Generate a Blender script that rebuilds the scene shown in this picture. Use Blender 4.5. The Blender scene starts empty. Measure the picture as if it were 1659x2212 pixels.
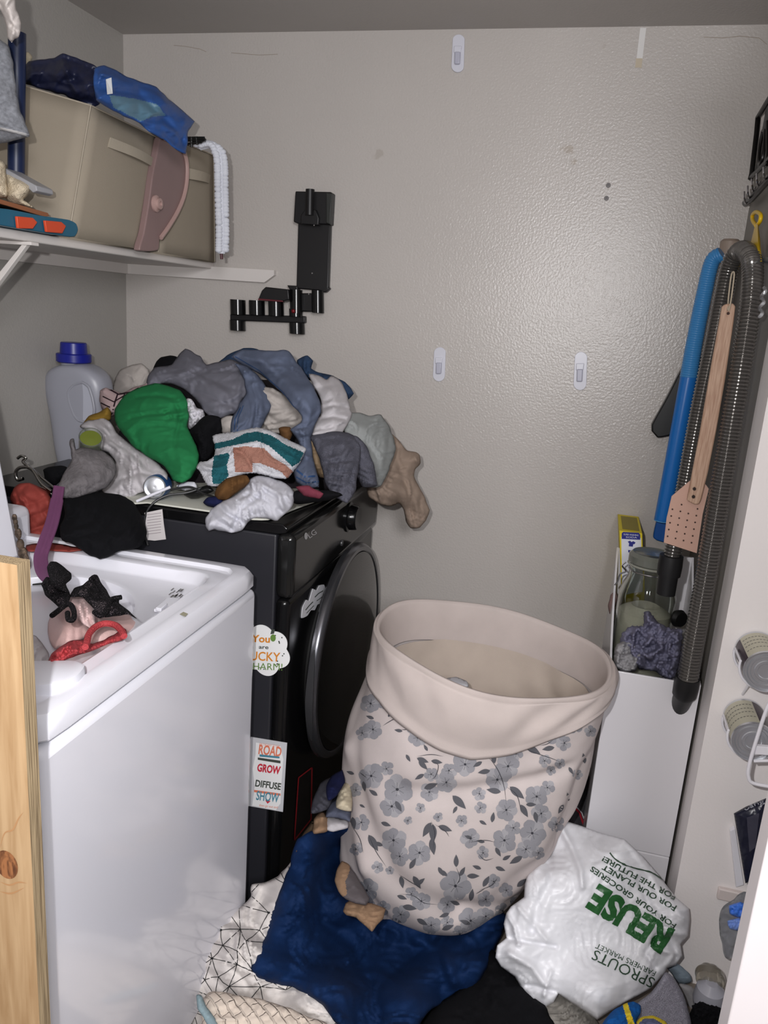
import bpy, bmesh, math, random
import numpy as np
from mathutils import Vector, Matrix
from mathutils.geometry import delaunay_2d_cdt
from mathutils.bvhtree import BVHTree

S = bpy.context.scene
COL = S.collection
# ------------------------------------------------------------------ camera
FPX, YAW, PITCH, ROLL, CAMZ = 1697.79, .241, .2491, .0704, 1.445
def _rot():
    F = np.array([-math.sin(YAW)*math.cos(PITCH), math.cos(YAW)*math.cos(PITCH), -math.sin(PITCH)])
    R = np.array([math.cos(YAW), math.sin(YAW), 0.]); U = np.cross(R, F)
    return R*math.cos(ROLL)+U*math.sin(ROLL), -R*math.sin(ROLL)+U*math.cos(ROLL), F
CR, CU, CF = _rot()
O = np.array([0, 0, CAMZ])
cam = bpy.data.cameras.new('camera'); camo = bpy.data.objects.new('camera', cam); COL.objects.link(camo)
cam.sensor_fit = 'VERTICAL'; cam.sensor_height = 34.6; cam.lens = FPX/2212*34.6; cam.clip_start = .02
camo.matrix_world = Matrix([[CR[0], CU[0], -CF[0], 0], [CR[1], CU[1], -CF[1], 0], [CR[2], CU[2], -CF[2], CAMZ], [0, 0, 0, 1]])
S.camera = camo
# ------------------------------------------------------------------ view and light
S.view_settings.view_transform = 'Standard'; S.view_settings.look = 'None'
S.view_settings.gamma = 1; S.view_settings.use_curve_mapping = False
S.view_settings.exposure = 0.0
w = bpy.data.worlds.new('world'); S.world = w; w.use_nodes = True
w.node_tree.nodes['Background'].inputs[0].default_value = (.92, .94, 1, 1)
w.node_tree.nodes['Background'].inputs[1].default_value = .18
def light(name, kind, loc, power, size=.02, color=(1, 1, 1), rot=None):
    l = bpy.data.lights.new(name, kind); l.energy = power; l.color = color
    if kind == 'AREA': l.shape = 'RECTANGLE'; l.size = size; l.size_y = size
    else: l.shadow_soft_size = size
    o = bpy.data.objects.new(name, l); COL.objects.link(o); o.location = loc
    if rot: o.rotation_euler = rot
    return o
light('phone_flash', 'POINT', (-.10, -.02, 1.52), 57, .012, (1, .985, .985))
light('fill_light', 'AREA', (.55, -.75, 1.95), 32, .5, (.97, .97, 1), (math.radians(64), 0, math.radians(22)))  # added soft fill behind the camera, brightens the washer side

# ------------------------------------------------------------------ helpers
def ray(px, py):
    px = np.asarray(px, float); py = np.asarray(py, float)
    return ((px-829.5)/FPX)[..., None]*CR + ((1106-py)/FPX)[..., None]*CU + CF
def P(px, py, **k):
    "point seen at photo pixel px,py lying on the plane x=, y= or z="
    d = ray(px, py); (a, v), = k.items(); i = 'xyz'.index(a)
    return Vector(O + d*((v-O[i])/d[i]))
def lin(c):
    c = c/255.
    return c/12.92 if c <= .04045 else ((c+.055)/1.055)**2.4
def rgb(*c): return (lin(c[0]), lin(c[1]), lin(c[2]), 1)
MATS = {}
def mat(name, col, rough=.6, metal=0., spec=.5, bump=None, var=None, coat=0., trans=0., ior=1.45, sheen=0., alpha=1., aniso=None):
    """procedural principled material. col sRGB; bump=(scale,strength); var=(scale,amount)"""
    if name in MATS: return MATS[name]
    m = bpy.data.materials.new(name); m.use_nodes = True; nt = m.node_tree; b = nt.nodes['Principled BSDF']
    b.inputs['Base Color'].default_value = rgb(*col); b.inputs['Roughness'].default_value = rough
    b.inputs['Metallic'].default_value = metal; b.inputs['Specular IOR Level'].default_value = spec
    b.inputs['Coat Weight'].default_value = coat; b.inputs['Coat Roughness'].default_value = .08
    b.inputs['Transmission Weight'].default_value = trans; b.inputs['IOR'].default_value = ior
    b.inputs['Sheen Weight'].default_value = sheen; b.inputs['Alpha'].default_value = alpha
    tc = nt.nodes.new('ShaderNodeTexCoord')
    if var:
        n = nt.nodes.new('ShaderNodeTexNoise'); n.inputs['Scale'].default_value = var[0]; n.inputs['Detail'].default_value = 6
        nt.links.new(tc.outputs['Object'], n.inputs['Vector'])
        r = nt.nodes.new('ShaderNodeMapRange'); r.inputs['From Min'].default_value = .3; r.inputs['From Max'].default_value = .7
        r.inputs['To Min'].default_value = 1-var[1]; r.inputs['To Max'].default_value = 1+var[1]
        nt.links.new(n.outputs['Fac'], r.inputs['Value'])
        x = nt.nodes.new('ShaderNodeVectorMath'); x.operation = 'SCALE'; x.inputs[0].default_value = rgb(*col)[:3]
        nt.links.new(r.outputs['Result'], x.inputs['Scale']); nt.links.new(x.outputs[0], b.inputs['Base Color'])
    if bump:
        n = nt.nodes.new('ShaderNodeTexNoise'); n.inputs['Scale'].default_value = bump[0]; n.inputs['Detail'].default_value = 3
        nt.links.new(tc.outputs['Object'], n.inputs['Vector'])
        u = nt.nodes.new('ShaderNodeBump'); u.inputs['Strength'].default_value = bump[1]; u.inputs['Distance'].default_value = bump[2] if len(bump) > 2 else .002
        nt.links.new(n.outputs['Fac'], u.inputs['Height']); nt.links.new(u.outputs[0], b.inputs['Normal'])
    MATS[name] = m
    return m
def cloth(name, col, rough=.9, bump=(450, .35, .0015), var=(9, .07)): return mat(name, col, rough, spec=.15, bump=bump, var=var, sheen=.0)

def link(name, me, parent=None, label=None, cat=None, group=None, kind=None):
    o = bpy.data.objects.new(name, me); COL.objects.link(o)
    if parent: o.parent = parent
    tag(o, label, cat, group, kind)
    return o
def tag(o, label=None, cat=None, group=None, kind=None):
    if label: o['label'] = label
    if cat: o['category'] = cat
    if group: o['group'] = group
    if kind: o['kind'] = kind
    return o
def thing(name, label, cat, loc=(0, 0, 0), group=None):
    o = bpy.data.objects.new(name, None); COL.objects.link(o); o.location = loc; o.empty_display_size = .05
    bpy.context.view_layer.update()
    return tag(o, label, cat, group)

def V(a): return Vector(tuple(float(q) for q in a))
class MB:
    "collects shapes in world space; build() links them as one mesh object"
    def __init__(s): s.v = []; s.f = []; s.m = []
    def add(s, vs, fs, m=0):
        k = len(s.v); s.v += [V(q) for q in vs]; s.f += [tuple(i+k for i in f) for f in fs]; s.m += [m]*len(fs); return s
    def hexa(s, c, m=0):   # 8 corners: bottom 4 ccw, top 4 ccw
        return s.add(c, [(3, 2, 1, 0), (4, 5, 6, 7), (0, 1, 5, 4), (1, 2, 6, 5), (2, 3, 7, 6), (3, 0, 4, 7)], m)
    def box(s, lo, hi, m=0):
        (a, b, c), (d, e, f) = lo, hi
        return s.hexa([(a, b, c), (d, b, c), (d, e, c), (a, e, c), (a, b, f), (d, b, f), (d, e, f), (a, e, f)], m)
    def prism(s, pts, ext, m=0):  # pts planar loop, ext vector
        n = len(pts); e = V(ext)
        vs = [V(p) for p in pts]+[V(p)+e for p in pts]
        return s.add(vs, [tuple(range(n))[::-1], tuple(range(n, 2*n))]+[(i, (i+1) % n, (i+1) % n+n, i+n) for i in range(n)], m)
    def loft(s, rings, m=0, cap=True, closed=True):
        k = len(s.v); n = len(rings[0]); vs = [V(p) for r in rings for p in r]; fs = []
        for a in range(len(rings)-1):
            for i in range(n if closed else n-1):
                j = (i+1) % n; fs.append((a*n+i, a*n+j, (a+1)*n+j, (a+1)*n+i))
        if cap: fs.append(tuple(range(n))[::-1]); fs.append(tuple((len(rings)-1)*n+i for i in range(n)))
        return s.add(vs, fs, m)
    def tube(s, pts, r, seg=10, m=0, cap=True, smooth=0):
        pts = [V(p) for p in pts]
        if smooth: pts = spline(pts, smooth)
        rs = r if hasattr(r, '__len__') else [r]*len(pts)
        if len(rs) != len(pts): rs = [rs[0]+(rs[-1]-rs[0])*i/(len(pts)-1) for i in range(len(pts))]
        rings = []; up = None
        for i, p in enumerate(pts):
            t = (pts[min(i+1, len(pts)-1)]-pts[max(i-1, 0)]).normalized()
            if up is None: up = t.orthogonal().normalized()
            up = (up-t*up.dot(t)).normalized(); b = t.cross(up)
            rings.append([p+(up*math.cos(a)+b*math.sin(a))*rs[i] for a in (2*math.pi*k/seg for k in range(seg))])
        return s.loft(rings, m, cap)
    def cyl(s, a, b, r, seg=24, m=0): return s.tube([a, b], r, seg, m)
    def lathe(s, c, prof, axis=(0, 0, 1), seg=40, m=0, cap=True, sx=1., ref=None):
        ax = V(axis).normalized(); u = (V(ref) if ref else ax.orthogonal()).normalized(); w_ = ax.cross(u); c = V(c)
        return s.loft([[c+ax*h+(u*math.cos(a)*sx+w_*math.sin(a))*r for a in (2*math.pi*k/seg for k in range(seg))] for r, h in prof], m, cap)
    def ball(s, c, r, m=0, seg=12, sc=(1, 1, 1)):
        rg = []
        for i in range(1, seg):
            t = math.pi*i/seg
            rg.append([V(c)+Vector((r*sc[0]*math.sin(t)*math.cos(a), r*sc[1]*math.sin(t)*math.sin(a), -r*sc[2]*math.cos(t))) for a in (2*math.pi*k/(2*seg) for k in range(2*seg))])
        return s.loft(rg, m)
    def build(s, name, mats, parent=None, label=None, cat=None, group=None, kind=None, bevel=0, smooth=None, sub=0, solid=0):
        me = bpy.data.meshes.new(name)
        mats = mats if isinstance(mats, (list, tuple)) else [mats]
        off = parent.matrix_world.translation if parent else Vector()
        me.from_pydata([tuple(v-off) for v in s.v], [], s.f); me.polygons.foreach_set('material_index', s.m)
        for q in mats: me.materials.append(q)
        bm = bmesh.new(); bm.from_mesh(me); bmesh.ops.recalc_face_normals(bm, faces=bm.faces); bm.to_mesh(me); bm.free()
        o = link(name, me, parent, label, cat, group, kind)
        if bevel:
            b = o.modifiers.new('bevel', 'BEVEL'); b.width = bevel; b.segments = 3; b.limit_method = 'ANGLE'; b.angle_limit = math.radians(40)
        if solid:
            b = o.modifiers.new('solid', 'SOLIDIFY'); b.thickness = solid; b.offset = 0
        if sub:
            b = o.modifiers.new('sub', 'SUBSURF'); b.levels = sub; b.render_levels = sub
        if smooth is None: smooth = bool(bevel)
        if smooth:
            me.polygons.foreach_set('use_smooth', [True]*len(me.polygons))
            if not sub: me.set_sharp_from_angle(angle=math.radians(38))
        return o
def spline(pts, n=6):
    "catmull-rom through pts"
    q = [pts[0]*2-pts[1]]+list(pts)+[pts[-1]*2-pts[-2]]; out = []
    for i in range(1, len(q)-2):
        a, b, c, d = q[i-1:i+3]
        for k in range(n):
            t = k/n; out.append(.5*((2*b)+(c-a)*t+(2*a-5*b+4*c-d)*t*t+(3*b-a-3*c+d)*t**3))
    return out+[q[-2]]

# --- numpy noise for folds
def _hash(i, j, seed):
    h = np.sin(i*127.1+j*311.7+seed*74.7)*43758.5453
    return h-np.floor(h)
def noise(x, y, seed=0, oct=1):
    tot = 0; amp = 1; nrm = 0
    for o in range(oct):
        xi = np.floor(x); yi = np.floor(y); fx = x-xi; fy = y-yi
        fx = fx*fx*fx*(fx*(fx*6-15)+10); fy = fy*fy*fy*(fy*(fy*6-15)+10)
        a = _hash(xi, yi, seed); b = _hash(xi+1, yi, seed); c = _hash(xi, yi+1, seed); d = _hash(xi+1, yi+1, seed)
        tot = tot+amp*((a*(1-fx)+b*fx)*(1-fy)+(c*(1-fx)+d*fx)*fy); nrm += amp; amp *= .5; x = x*2+13.7; y = y*2+7.3; seed += 5
    return tot/nrm
def seg_dist(x, y, pts, closed=True):
    d = np.full(x.shape, 1e9); n = len(pts); par = np.zeros(x.shape)
    for i in range(n if closed else n-1):
        ax, ay = pts[i]; bx, by = pts[(i+1) % n]; dx, dy = bx-ax, by-ay; L = dx*dx+dy*dy+1e-9
        t = np.clip(((x-ax)*dx+(y-ay)*dy)/L, 0, 1); q = np.hypot(x-ax-t*dx, y-ay-t*dy); d = np.minimum(d, q)
    return d
def inside(x, y, pts):
    c = np.zeros(x.shape, bool); n = len(pts)
    for i in range(n):
        ax, ay = pts[i]; bx, by = pts[(i+1) % n]
        if ay == by: continue
        c ^= ((ay > y) != (by > y)) & (x < (bx-ax)*(y-ay)/(by-ay)+ax)
    return c
def smooth_loop(pts, step, sharp=False):
    "resample a closed outline; rounded by catmull-rom unless sharp"
    q = [Vector((p[0], p[1], 0)) for p in pts]; n = len(q); out = []
    for i in range(n):
        a, b, c, d = q[i-1], q[i], q[(i+1) % n], q[(i+2) % n]; k = max(1, int((c-b).length/step))
        for j in range(k):
            t = j/k
            if sharp: out.append(b.lerp(c, t))
            else:
                cr = .5*((2*b)+(c-a)*t+(2*a-5*b+4*c-d)*t*t+(3*b-a-3*c+d)*t**3)
                out.append(cr*.5+b.lerp(c, t)*.5)
    return [(p.x, p.y) for p in out]
def plane_depth(base):
    """returns f(px,py)->ray parameter. base: ('y',v) or list of anchors (px,py,'y',v)"""
    if isinstance(base[0], str):
        i = 'xyz'.index(base[0]); v = base[1]
        def f(x, y):
            d = ray(x, y); return (v-O[i])/d[..., i]
        return f
    A = []; 
    for (px, py, a, v) in base:
        d = ray(px, py); i = 'xyz'.index(a); A.append((px, py, float((v-O[i])/d[i])))
    if len(A) == 3:
        pts = [Vector(O+ray(a[0], a[1])*a[2]) for a in A]; n = np.array((pts[1]-pts[0]).cross(pts[2]-pts[0])); p0 = np.array(pts[0])
        def f(x, y):
            d = ray(x, y); return ((p0-O)@n)/(d@n)
        return f
    A = np.array(A)
    def f(x, y):
        x = np.asarray(x, float); y = np.asarray(y, float)
        w_ = 0; s_ = 0
        for a in A:
            k = 1/((x-a[0])**2+(y-a[1])**2+300)**1.5; w_ = w_+k; s_ = s_+k*a[2]
        return s_/w_
    return f
LUMPS = {}
def lump(name, outline, base, mats, label=None, cat='clothing', bulge=.03, R=40, back=None, folds=(), creases=(), seed=1, step=3.4, sharp=False,
         parent=None, group=None, paint=None, kind=None, fine=.0012, fuzz=0, crumple=None, wrinkle=None, facet=None, push=0.):
    """a soft heap of cloth: outline in photo pixels, set on its base surface, given real thickness, folds (angle, wavelength px, height m)
    and creases (polyline, half width px, height m; negative = valley)"""
    if wrinkle is None: wrinkle = .0085 if bulge >= .028 else .003
    if wrinkle: bulge *= .8
    loop = smooth_loop(outline, step, sharp)
    if wrinkle and not sharp and not fuzz:
        ax_ = np.array([p[0] for p in loop]); ay_ = np.array([p[1] for p in loop])
        loop = list(zip(ax_+(noise(ax_/17, ay_/17, seed+70)-.5)*3.4, ay_+(noise(ax_/17, ay_/17, seed+80)-.5)*3.4))
    if fuzz:
        rnd = random.Random(seed); loop = [(x+rnd.uniform(-fuzz, fuzz), y+rnd.uniform(-fuzz, fuzz)) for x, y in loop]
    xs = [p[0] for p in loop]; ys = [p[1] for p in loop]
    gx, gy = np.meshgrid(np.arange(min(xs), max(xs), step), np.arange(min(ys), max(ys), step*.87))
    gx = gx+np.where(np.arange(gx.shape[0]) % 2, step/2, 0)[:, None]; gx = gx.ravel(); gy = gy.ravel()
    k = inside(gx, gy, loop) & (seg_dist(gx, gy, loop) > step*.55)
    # extra rows just inside the edge keep the rim round
    gx = gx[k]; gy = gy[k]
    nb = len(loop)
    pts = [Vector(p) for p in loop]+[Vector((a, b)) for a, b in zip(gx, gy)]
    ov, _, of, orig, _, _ = delaunay_2d_cdt(pts, [(i, (i+1) % nb) for i in range(nb)], [tuple(range(nb))], 1, 1e-4)
    px = np.array([p[0] for p in ov]); py = np.array([p[1] for p in ov])
    isb = np.array([any(o < nb for o in og) if og else False for og in orig])
    f0 = plane_depth(base)
    lp = loop[::max(1, int(3/step))]
    def height(x, y, d):
        e = np.clip(d/R, 0, 1); h = bulge*(.55*np.sqrt(np.clip(1-(1-e)**2, 0, 1))+.45*e*e*(3-2*e)); m_ = np.clip(d/(min(R, 24)*.3+2), 0, 1)
        for i, (ang, wl, amp) in enumerate(folds):
            a = math.radians(ang); u = (x*math.cos(a)+y*math.sin(a))/wl; v = (-x*math.sin(a)+y*math.cos(a))/wl
            wp = noise(u*.45+3*i, v*.35, seed+i)*2.2; msk = .25+1.1*noise(u*.4+9, v*.25+i, seed+20+i)
            h = h+m_*amp*msk*(np.abs(np.sin(math.pi*(u+wp)))**.8-.45)
        if wrinkle:
            for i in range(4):
                a = (seed*1.7+(0, .25, 1.3, .7)[i]+.9*(noise(x/120, y/120, seed+3)-.5)); c_, s_ = np.cos(a), np.sin(a); u = (x*c_+y*s_); v = (-x*s_+y*c_); wl = (36, 20, 30, 70)[i]; w_ = noise(x/70, y/70, seed+i+30)
                q = noise(u/(wl*5)+w_*.6, v/wl+w_*1.5, seed+40+i); msk = np.clip(noise(x/45, y/45, seed+i+55)*2.4-.6, 0, 1.3)
                h = h+m_*wrinkle*(1.3, .55, .8, 1.6)[i]*msk*((1-np.abs(2*q-1))**3.2-.3)
        if facet:
            rs = np.random.RandomState(seed)
            for i in range(5):
                a = rs.rand()*math.pi; wl = facet[0]*(.6+rs.rand()*.9); u = (x*math.cos(a)+y*math.sin(a))/wl+rs.rand()*2+.8*noise(x/(facet[0]*2), y/(facet[0]*2), seed+i)
                h = h+m_*facet[1]*(np.abs((u % 2)-1)-.5)*(.3+1.2*noise(x/facet[0], y/facet[0], seed+90+i))
        if crumple:
            wl, amp = crumple
            for o_ in range(3):
                q = noise(x/wl*2**o_, y/wl*2**o_, seed+50+o_); q2 = noise(x/wl*2**o_+q*1.5, y/wl*2**o_-q*1.5, seed+60+o_)
                h = h+m_*amp/1.8**o_*(1-np.abs(q2*2-1)*2.2)
        for pl, wd, amp in creases:
            q = seg_dist(x, y, pl, False); h = h+m_*amp*np.exp(-(q/wd)**2)
        if fine: h = h+m_*fine*(noise(x/7, y/7, seed+9, 2)-.5)*2
        return h
    d = seg_dist(px, py, lp); d[isb] = 0
    t0 = f0(px, py)+push; dr = ray(px, py); L = np.linalg.norm(dr, axis=1)
    h = height(px, py, d)
    fr = O+dr*(t0-h/L)[:, None]
    bk = back if back is not None else bulge*.5+.004
    hb = bk*np.sqrt(np.clip(1-(1-np.clip(d/(R*.7), 0, 1))**2, 0, 1))
    bc = O+dr*(t0+hb/L)[:, None]
    mb = MB(); n = len(px); vs = list(fr); fs = []; ms = []; mp = {}
    for i in range(n):
        if isb[i]: mp[i] = i
        else: mp[i] = len(vs); vs.append(bc[i])
    cen = [(sum(px[i] for i in f)/len(f), sum(py[i] for i in f)/len(f)) for f in of]
    mi = np.zeros(len(of), int)
    if paint:
        cx_ = np.array([c[0] for c in cen]); cy_ = np.array([c[1] for c in cen])
        for poly, k_ in paint: mi[inside(cx_, cy_, poly)] = k_
    for f, k_ in zip(of, mi):
        fs.append(tuple(f)); ms.append(int(k_))
        if not all(isb[i] for i in f): fs.append(tuple(mp[i] for i in reversed(f))); ms.append(int(k_))
    mb.add(vs, fs); mb.m = ms
    mats = mats if isinstance(mats, (list, tuple)) else [mats]
    o = mb.build(name, mats, parent, label, cat if not parent else None, group, kind, smooth=False)
    o.data.polygons.foreach_set('use_smooth', [True]*len(o.data.polygons))
    return o
def bvh_of(objs):
    vs = []; fs = []
    for o in (objs if isinstance(objs, (list, tuple)) else [objs]):
        k = len(vs); mw = Matrix.Translation(o.parent.matrix_world.translation) if o.parent else o.matrix_world
        vs += [mw @ v.co for v in o.data.vertices]; fs += [tuple(i+k for i in p.vertices) for p in o.data.polygons]
    return BVHTree.FromPolygons(vs, fs)
def cast(bvh, px, py, off=.0007):
    d = V(ray(px, py)).normalized(); loc, nrm, _, _ = bvh.ray_cast(V(O), d)
    if loc is None: return None
    if nrm.dot(d) > 0: nrm = -nrm
    return loc+nrm*off*.5-d*off
def decal(o, bvh, polys, mtl, maxlen=9, off=.0007):
    "print pixel-space polygons [(verts2d, faces)] onto the mesh of o (pattern stays part of its mesh)"
    me = o.data
    if mtl.name not in [m.name for m in me.materials]: me.materials.append(mtl)
    k = [m.name for m in me.materials].index(mtl.name)
    bm = bmesh.new(); bm.from_mesh(me); mw = (Matrix.Translation(o.parent.matrix_world.translation) if o.parent else o.matrix_world).inverted()
    for vs, fs in polys:
        t = bmesh.new(); tv = [t.verts.new((p[0], p[1], 0)) for p in vs]
        for f in fs:
            try: t.faces.new([tv[i] for i in f])
            except ValueError: pass
        bmesh.ops.triangulate(t, faces=t.faces)
        for _ in range(5):
            le = [e for e in t.edges if e.calc_length() > maxlen]
            if not le: break
            bmesh.ops.subdivide_edges(t, edges=le, cuts=1); bmesh.ops.triangulate(t, faces=t.faces)
        mp = {}
        for v in t.verts:
            q = cast(bvh, v.co.x, v.co.y, off)
            if q is not None: mp[v] = bm.verts.new(mw @ q)
        for f in t.faces:
            if all(v in mp for v in f.verts):
                z = [(mp[v].co-mw @ V(O)).length for v in f.verts]
                if max(z)-min(z) > .05: continue
                nf = bm.faces.new([mp[v] for v in f.verts]); nf.material_index = k; nf.smooth = True
        t.free()
    bm.to_mesh(me); bm.free()
def poly(pts): return (pts, [tuple(range(len(pts)))])
def strip(pts, wd, taper=False):
    "thin stroke along a pixel polyline"
    n = len(pts); vs = []
    for i, p in enumerate(pts):
        a = pts[max(i-1, 0)]; b = pts[min(i+1, n-1)]; dx, dy = b[0]-a[0], b[1]-a[1]; L = math.hypot(dx, dy)+1e-9
        w_ = wd*(math.sin(math.pi*min(max((i+.25)/(n-.5), 0), 1)) if taper else 1)/2
        vs += [(p[0]-dy/L*w_, p[1]+dx/L*w_), (p[0]+dy/L*w_, p[1]-dx/L*w_)]
    return (vs, [(2*i, 2*i+2, 2*i+3, 2*i+1) for i in range(n-1)])
def text2d(s, a, b, h, shear=0, bold=.0, fit=True, spacing=1.0):
    """text in pixel space: baseline runs from pixel a to pixel b, cap height h px (down side = right of a->b when h>0)"""
    c = bpy.data.curves.new('t', 'FONT'); c.body = s; c.size = 1; c.offset = bold; c.space_character = spacing; c.resolution_u = 3
    o = bpy.data.objects.new('t', c); me = bpy.data.meshes.new_from_object(o)
    vs = np.array([v.co[:2] for v in me.vertices]); fs = [tuple(p.vertices) for p in me.polygons]
    bpy.data.objects.remove(o); bpy.data.meshes.remove(me)
    if not len(vs): return ([], [])
    vs[:, 0] -= vs[:, 0].min(); W = vs[:, 0].max(); L = math.hypot(b[0]-a[0], b[1]-a[1]); ux, uy = (b[0]-a[0])/L, (b[1]-a[1])/L
    nx, ny = uy, -ux   # up of the letters
    out = []
    for x, y in vs:
        X = x/W*L+shear*y*h/.7; Y = y/.7*h; out.append((a[0]+ux*X+nx*Y, a[1]+uy*X+ny*Y))
    return (out, fs)
def disc(cx, cy, rx, ry=None, n=12, a0=0):
    ry = ry or rx; return poly([(cx+rx*math.cos(a0+2*math.pi*i/n), cy+ry*math.sin(a0+2*math.pi*i/n)) for i in range(n)])
# ================================================================== the room
D, XL, XR, ZC, YF = 2.261, -1.434, .331, 2.171, 1.642
def wall_mat(name, col, rough, bump_s, spots=()):
    m = mat(name, col, rough, spec=.5, var=(3, .025)); nt = m.node_tree; b = nt.nodes['Principled BSDF']
    tc = next(n for n in nt.nodes if n.type == 'TEX_COORD')
    n1 = nt.nodes.new('ShaderNodeTexNoise'); n1.inputs['Scale'].default_value = 165; n1.inputs['Detail'].default_value = 3; n1.inputs['Roughness'].default_value = .5
    nt.links.new(tc.outputs['Object'], n1.inputs['Vector'])
    u = nt.nodes.new('ShaderNodeBump'); u.inputs['Strength'].default_value = bump_s; u.inputs['Distance'].default_value = .003
    nt.links.new(n1.outputs['Fac'], u.inputs['Height']); nt.links.new(u.outputs[0], b.inputs['Normal'])
    src = b.inputs['Base Color'].links[0].from_socket
    for (x, y, z, r, c, amt) in spots:   # smudges and stains with a ragged shape of their own
        v = nt.nodes.new('ShaderNodeVectorMath'); v.operation = 'DISTANCE'; v.inputs[1].default_value = (x, y, z); nt.links.new(tc.outputs['Object'], v.inputs[0])
        ns = nt.nodes.new('ShaderNodeTexNoise'); ns.inputs['Scale'].default_value = 45; nt.links.new(tc.outputs['Object'], ns.inputs['Vector'])
        ad = nt.nodes.new('ShaderNodeMath'); ad.operation = 'MULTIPLY_ADD'; ad.inputs[1].default_value = r*2.2; nt.links.new(ns.outputs['Fac'], ad.inputs[0]); nt.links.new(v.outputs['Value'], ad.inputs[2])
        mr = nt.nodes.new('ShaderNodeMapRange'); mr.inputs['From Min'].default_value = r*1.75; mr.inputs['From Max'].default_value = r*1.35; mr.inputs['To Max'].default_value = amt
        nt.links.new(ad.outputs[0], mr.inputs['Value'])
        mx = nt.nodes.new('ShaderNodeMix'); mx.data_type = 'RGBA'; nt.links.new(mr.outputs['Result'], mx.inputs['Factor'])
        nt.links.new(src, mx.inputs['A']); mx.inputs['B'].default_value = rgb(*c); src = mx.outputs['Result']
    nt.links.new(src, b.inputs['Base Color'])
    return m
def wp(px, py): p = P(px, py, y=D); return (p.x, p.y, p.z)
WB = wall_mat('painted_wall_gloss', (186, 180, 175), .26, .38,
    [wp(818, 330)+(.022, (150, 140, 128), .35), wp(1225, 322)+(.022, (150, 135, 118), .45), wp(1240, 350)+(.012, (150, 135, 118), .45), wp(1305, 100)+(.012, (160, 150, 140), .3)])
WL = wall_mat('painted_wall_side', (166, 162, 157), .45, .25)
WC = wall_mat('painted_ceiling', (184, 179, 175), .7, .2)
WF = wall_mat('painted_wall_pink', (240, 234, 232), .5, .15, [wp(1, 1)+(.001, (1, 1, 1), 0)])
WS = wall_mat('wall_return_shaded', (128, 124, 117), .5, .2)  # darker tone: shade of the grazed return wall put into its colour
def struct(name, mb, m, **k): return mb.build(name, m, kind='structure', **k)
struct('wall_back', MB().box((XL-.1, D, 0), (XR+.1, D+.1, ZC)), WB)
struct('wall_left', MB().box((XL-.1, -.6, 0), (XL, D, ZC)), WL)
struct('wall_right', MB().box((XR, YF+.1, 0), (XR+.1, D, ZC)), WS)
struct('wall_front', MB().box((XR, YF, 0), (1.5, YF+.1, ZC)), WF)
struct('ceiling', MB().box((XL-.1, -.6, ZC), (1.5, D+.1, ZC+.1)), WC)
struct('floor', MB().box((XL-.1, -.6, -.05), (1.5, D+.1, 0)), mat('floor_vinyl', (120, 110, 100), .5, var=(4, .1)))
# hairline cracks in the plaster of the back wall
mb = MB()
for pl in ([(375, 98), (400, 100), (432, 106), (446, 112)], [(1520, 80), (1560, 82), (1600, 78), (1640, 82), (1657, 96)], [(500, 114), (560, 119), (600, 117)]):
    q = [P(x, y, y=D-.0004) for x, y in pl]
    for a, b in zip(q, q[1:]):
        mb.add([a+Vector((0, 0, .0006)), b+Vector((0, 0, .0006)), b-Vector((0, 0, .0006)), a-Vector((0, 0, .0006))], [(0, 1, 2, 3)])
struct('trim_5', mb, mat('plaster_crack', (150, 138, 124), .9))
WHITE = mat('white_paint', (214, 208, 204), .45, var=(6, .03), bump=(80, .1))
# ledger boards that carry the shelf
mb = MB(); z0, z1 = 1.504, 1.54
xe = P(592, 586, y=D-.018).x
mb.prism([(XL, D-.018, z0), (xe-.03, D-.018, z0), (xe, D-.018, z0+.022), (xe, D-.018, z1), (XL, D-.018, z1)], (0, .018, 0))
struct('trim_1', mb, WHITE)
struct('trim_2', MB().box((XL, .3, z0), (XL+.018, D-.018, z1)), WHITE)
# door edge at the near right with chipped paint
a = P(1545, 2212, y=.9)
door = MB().box((a.x, .9, 0), (a.x+.3, .9+.0, 0)) if False else MB()
xd = P(1547, 2200, y=.95).x
door.box((xd, .9, .01), (xd+.5, .94, ZC-.1))
struct('door_1', door, mat('door_paint', (222, 215, 216), .4, var=(5, .02)), bevel=.002)
# baseboard end on the pink wall
q = P(1553, 1920, y=YF-.012)
struct('trim_4', MB().box((q.x, YF-.012, q.z-.028), (1.4, YF, q.z)), mat('baseboard_paint', (216, 204, 200), .4), bevel=.003)
# ================================================================== washer
ENAMEL = mat('white_enamel', (222, 222, 230), .22, coat=.6, bump=(60, .012))
PLAST = mat('white_plastic', (216, 216, 224), .38)
def sup(cx, cy, hx, hy, z, p=14, n=96, r=None):
    out = []
    for k in range(n):
        a = 2*math.pi*(k+.5)/n; c, s_ = math.cos(a), math.sin(a)
        if p < 3: out.append((cx+hx*c, cy+hy*s_, z)); continue
        q = (abs(c)**p+abs(s_)**p)**(-1/p); out.append((cx+hx*c*q, cy+hy*s_*q, z))
    return out
WX0, WX1, WY0, WY1 = -1.29, -.609, .752, 1.436
wt = thing('washing_machine', 'white top-loading washing machine with its lid open beside the plywood', 'washing machine', (-.95, 1.1, 0))
MB().box((WX0, WY0+.004, .015), (WX1-.002, WY1-.002, .874)).build('body', ENAMEL, wt, bevel=.016)
MB().box((WX0+.03, WY0+.03, 0), (WX1-.03, WY1-.03, .02)).build('base', mat('dark_base', (40, 40, 42), .7), wt)
cx, cy = (WX0+WX1)/2, (WY0+WY1)/2; hx, hy = (WX1-WX0)/2, (WY1-WY0)/2
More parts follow.
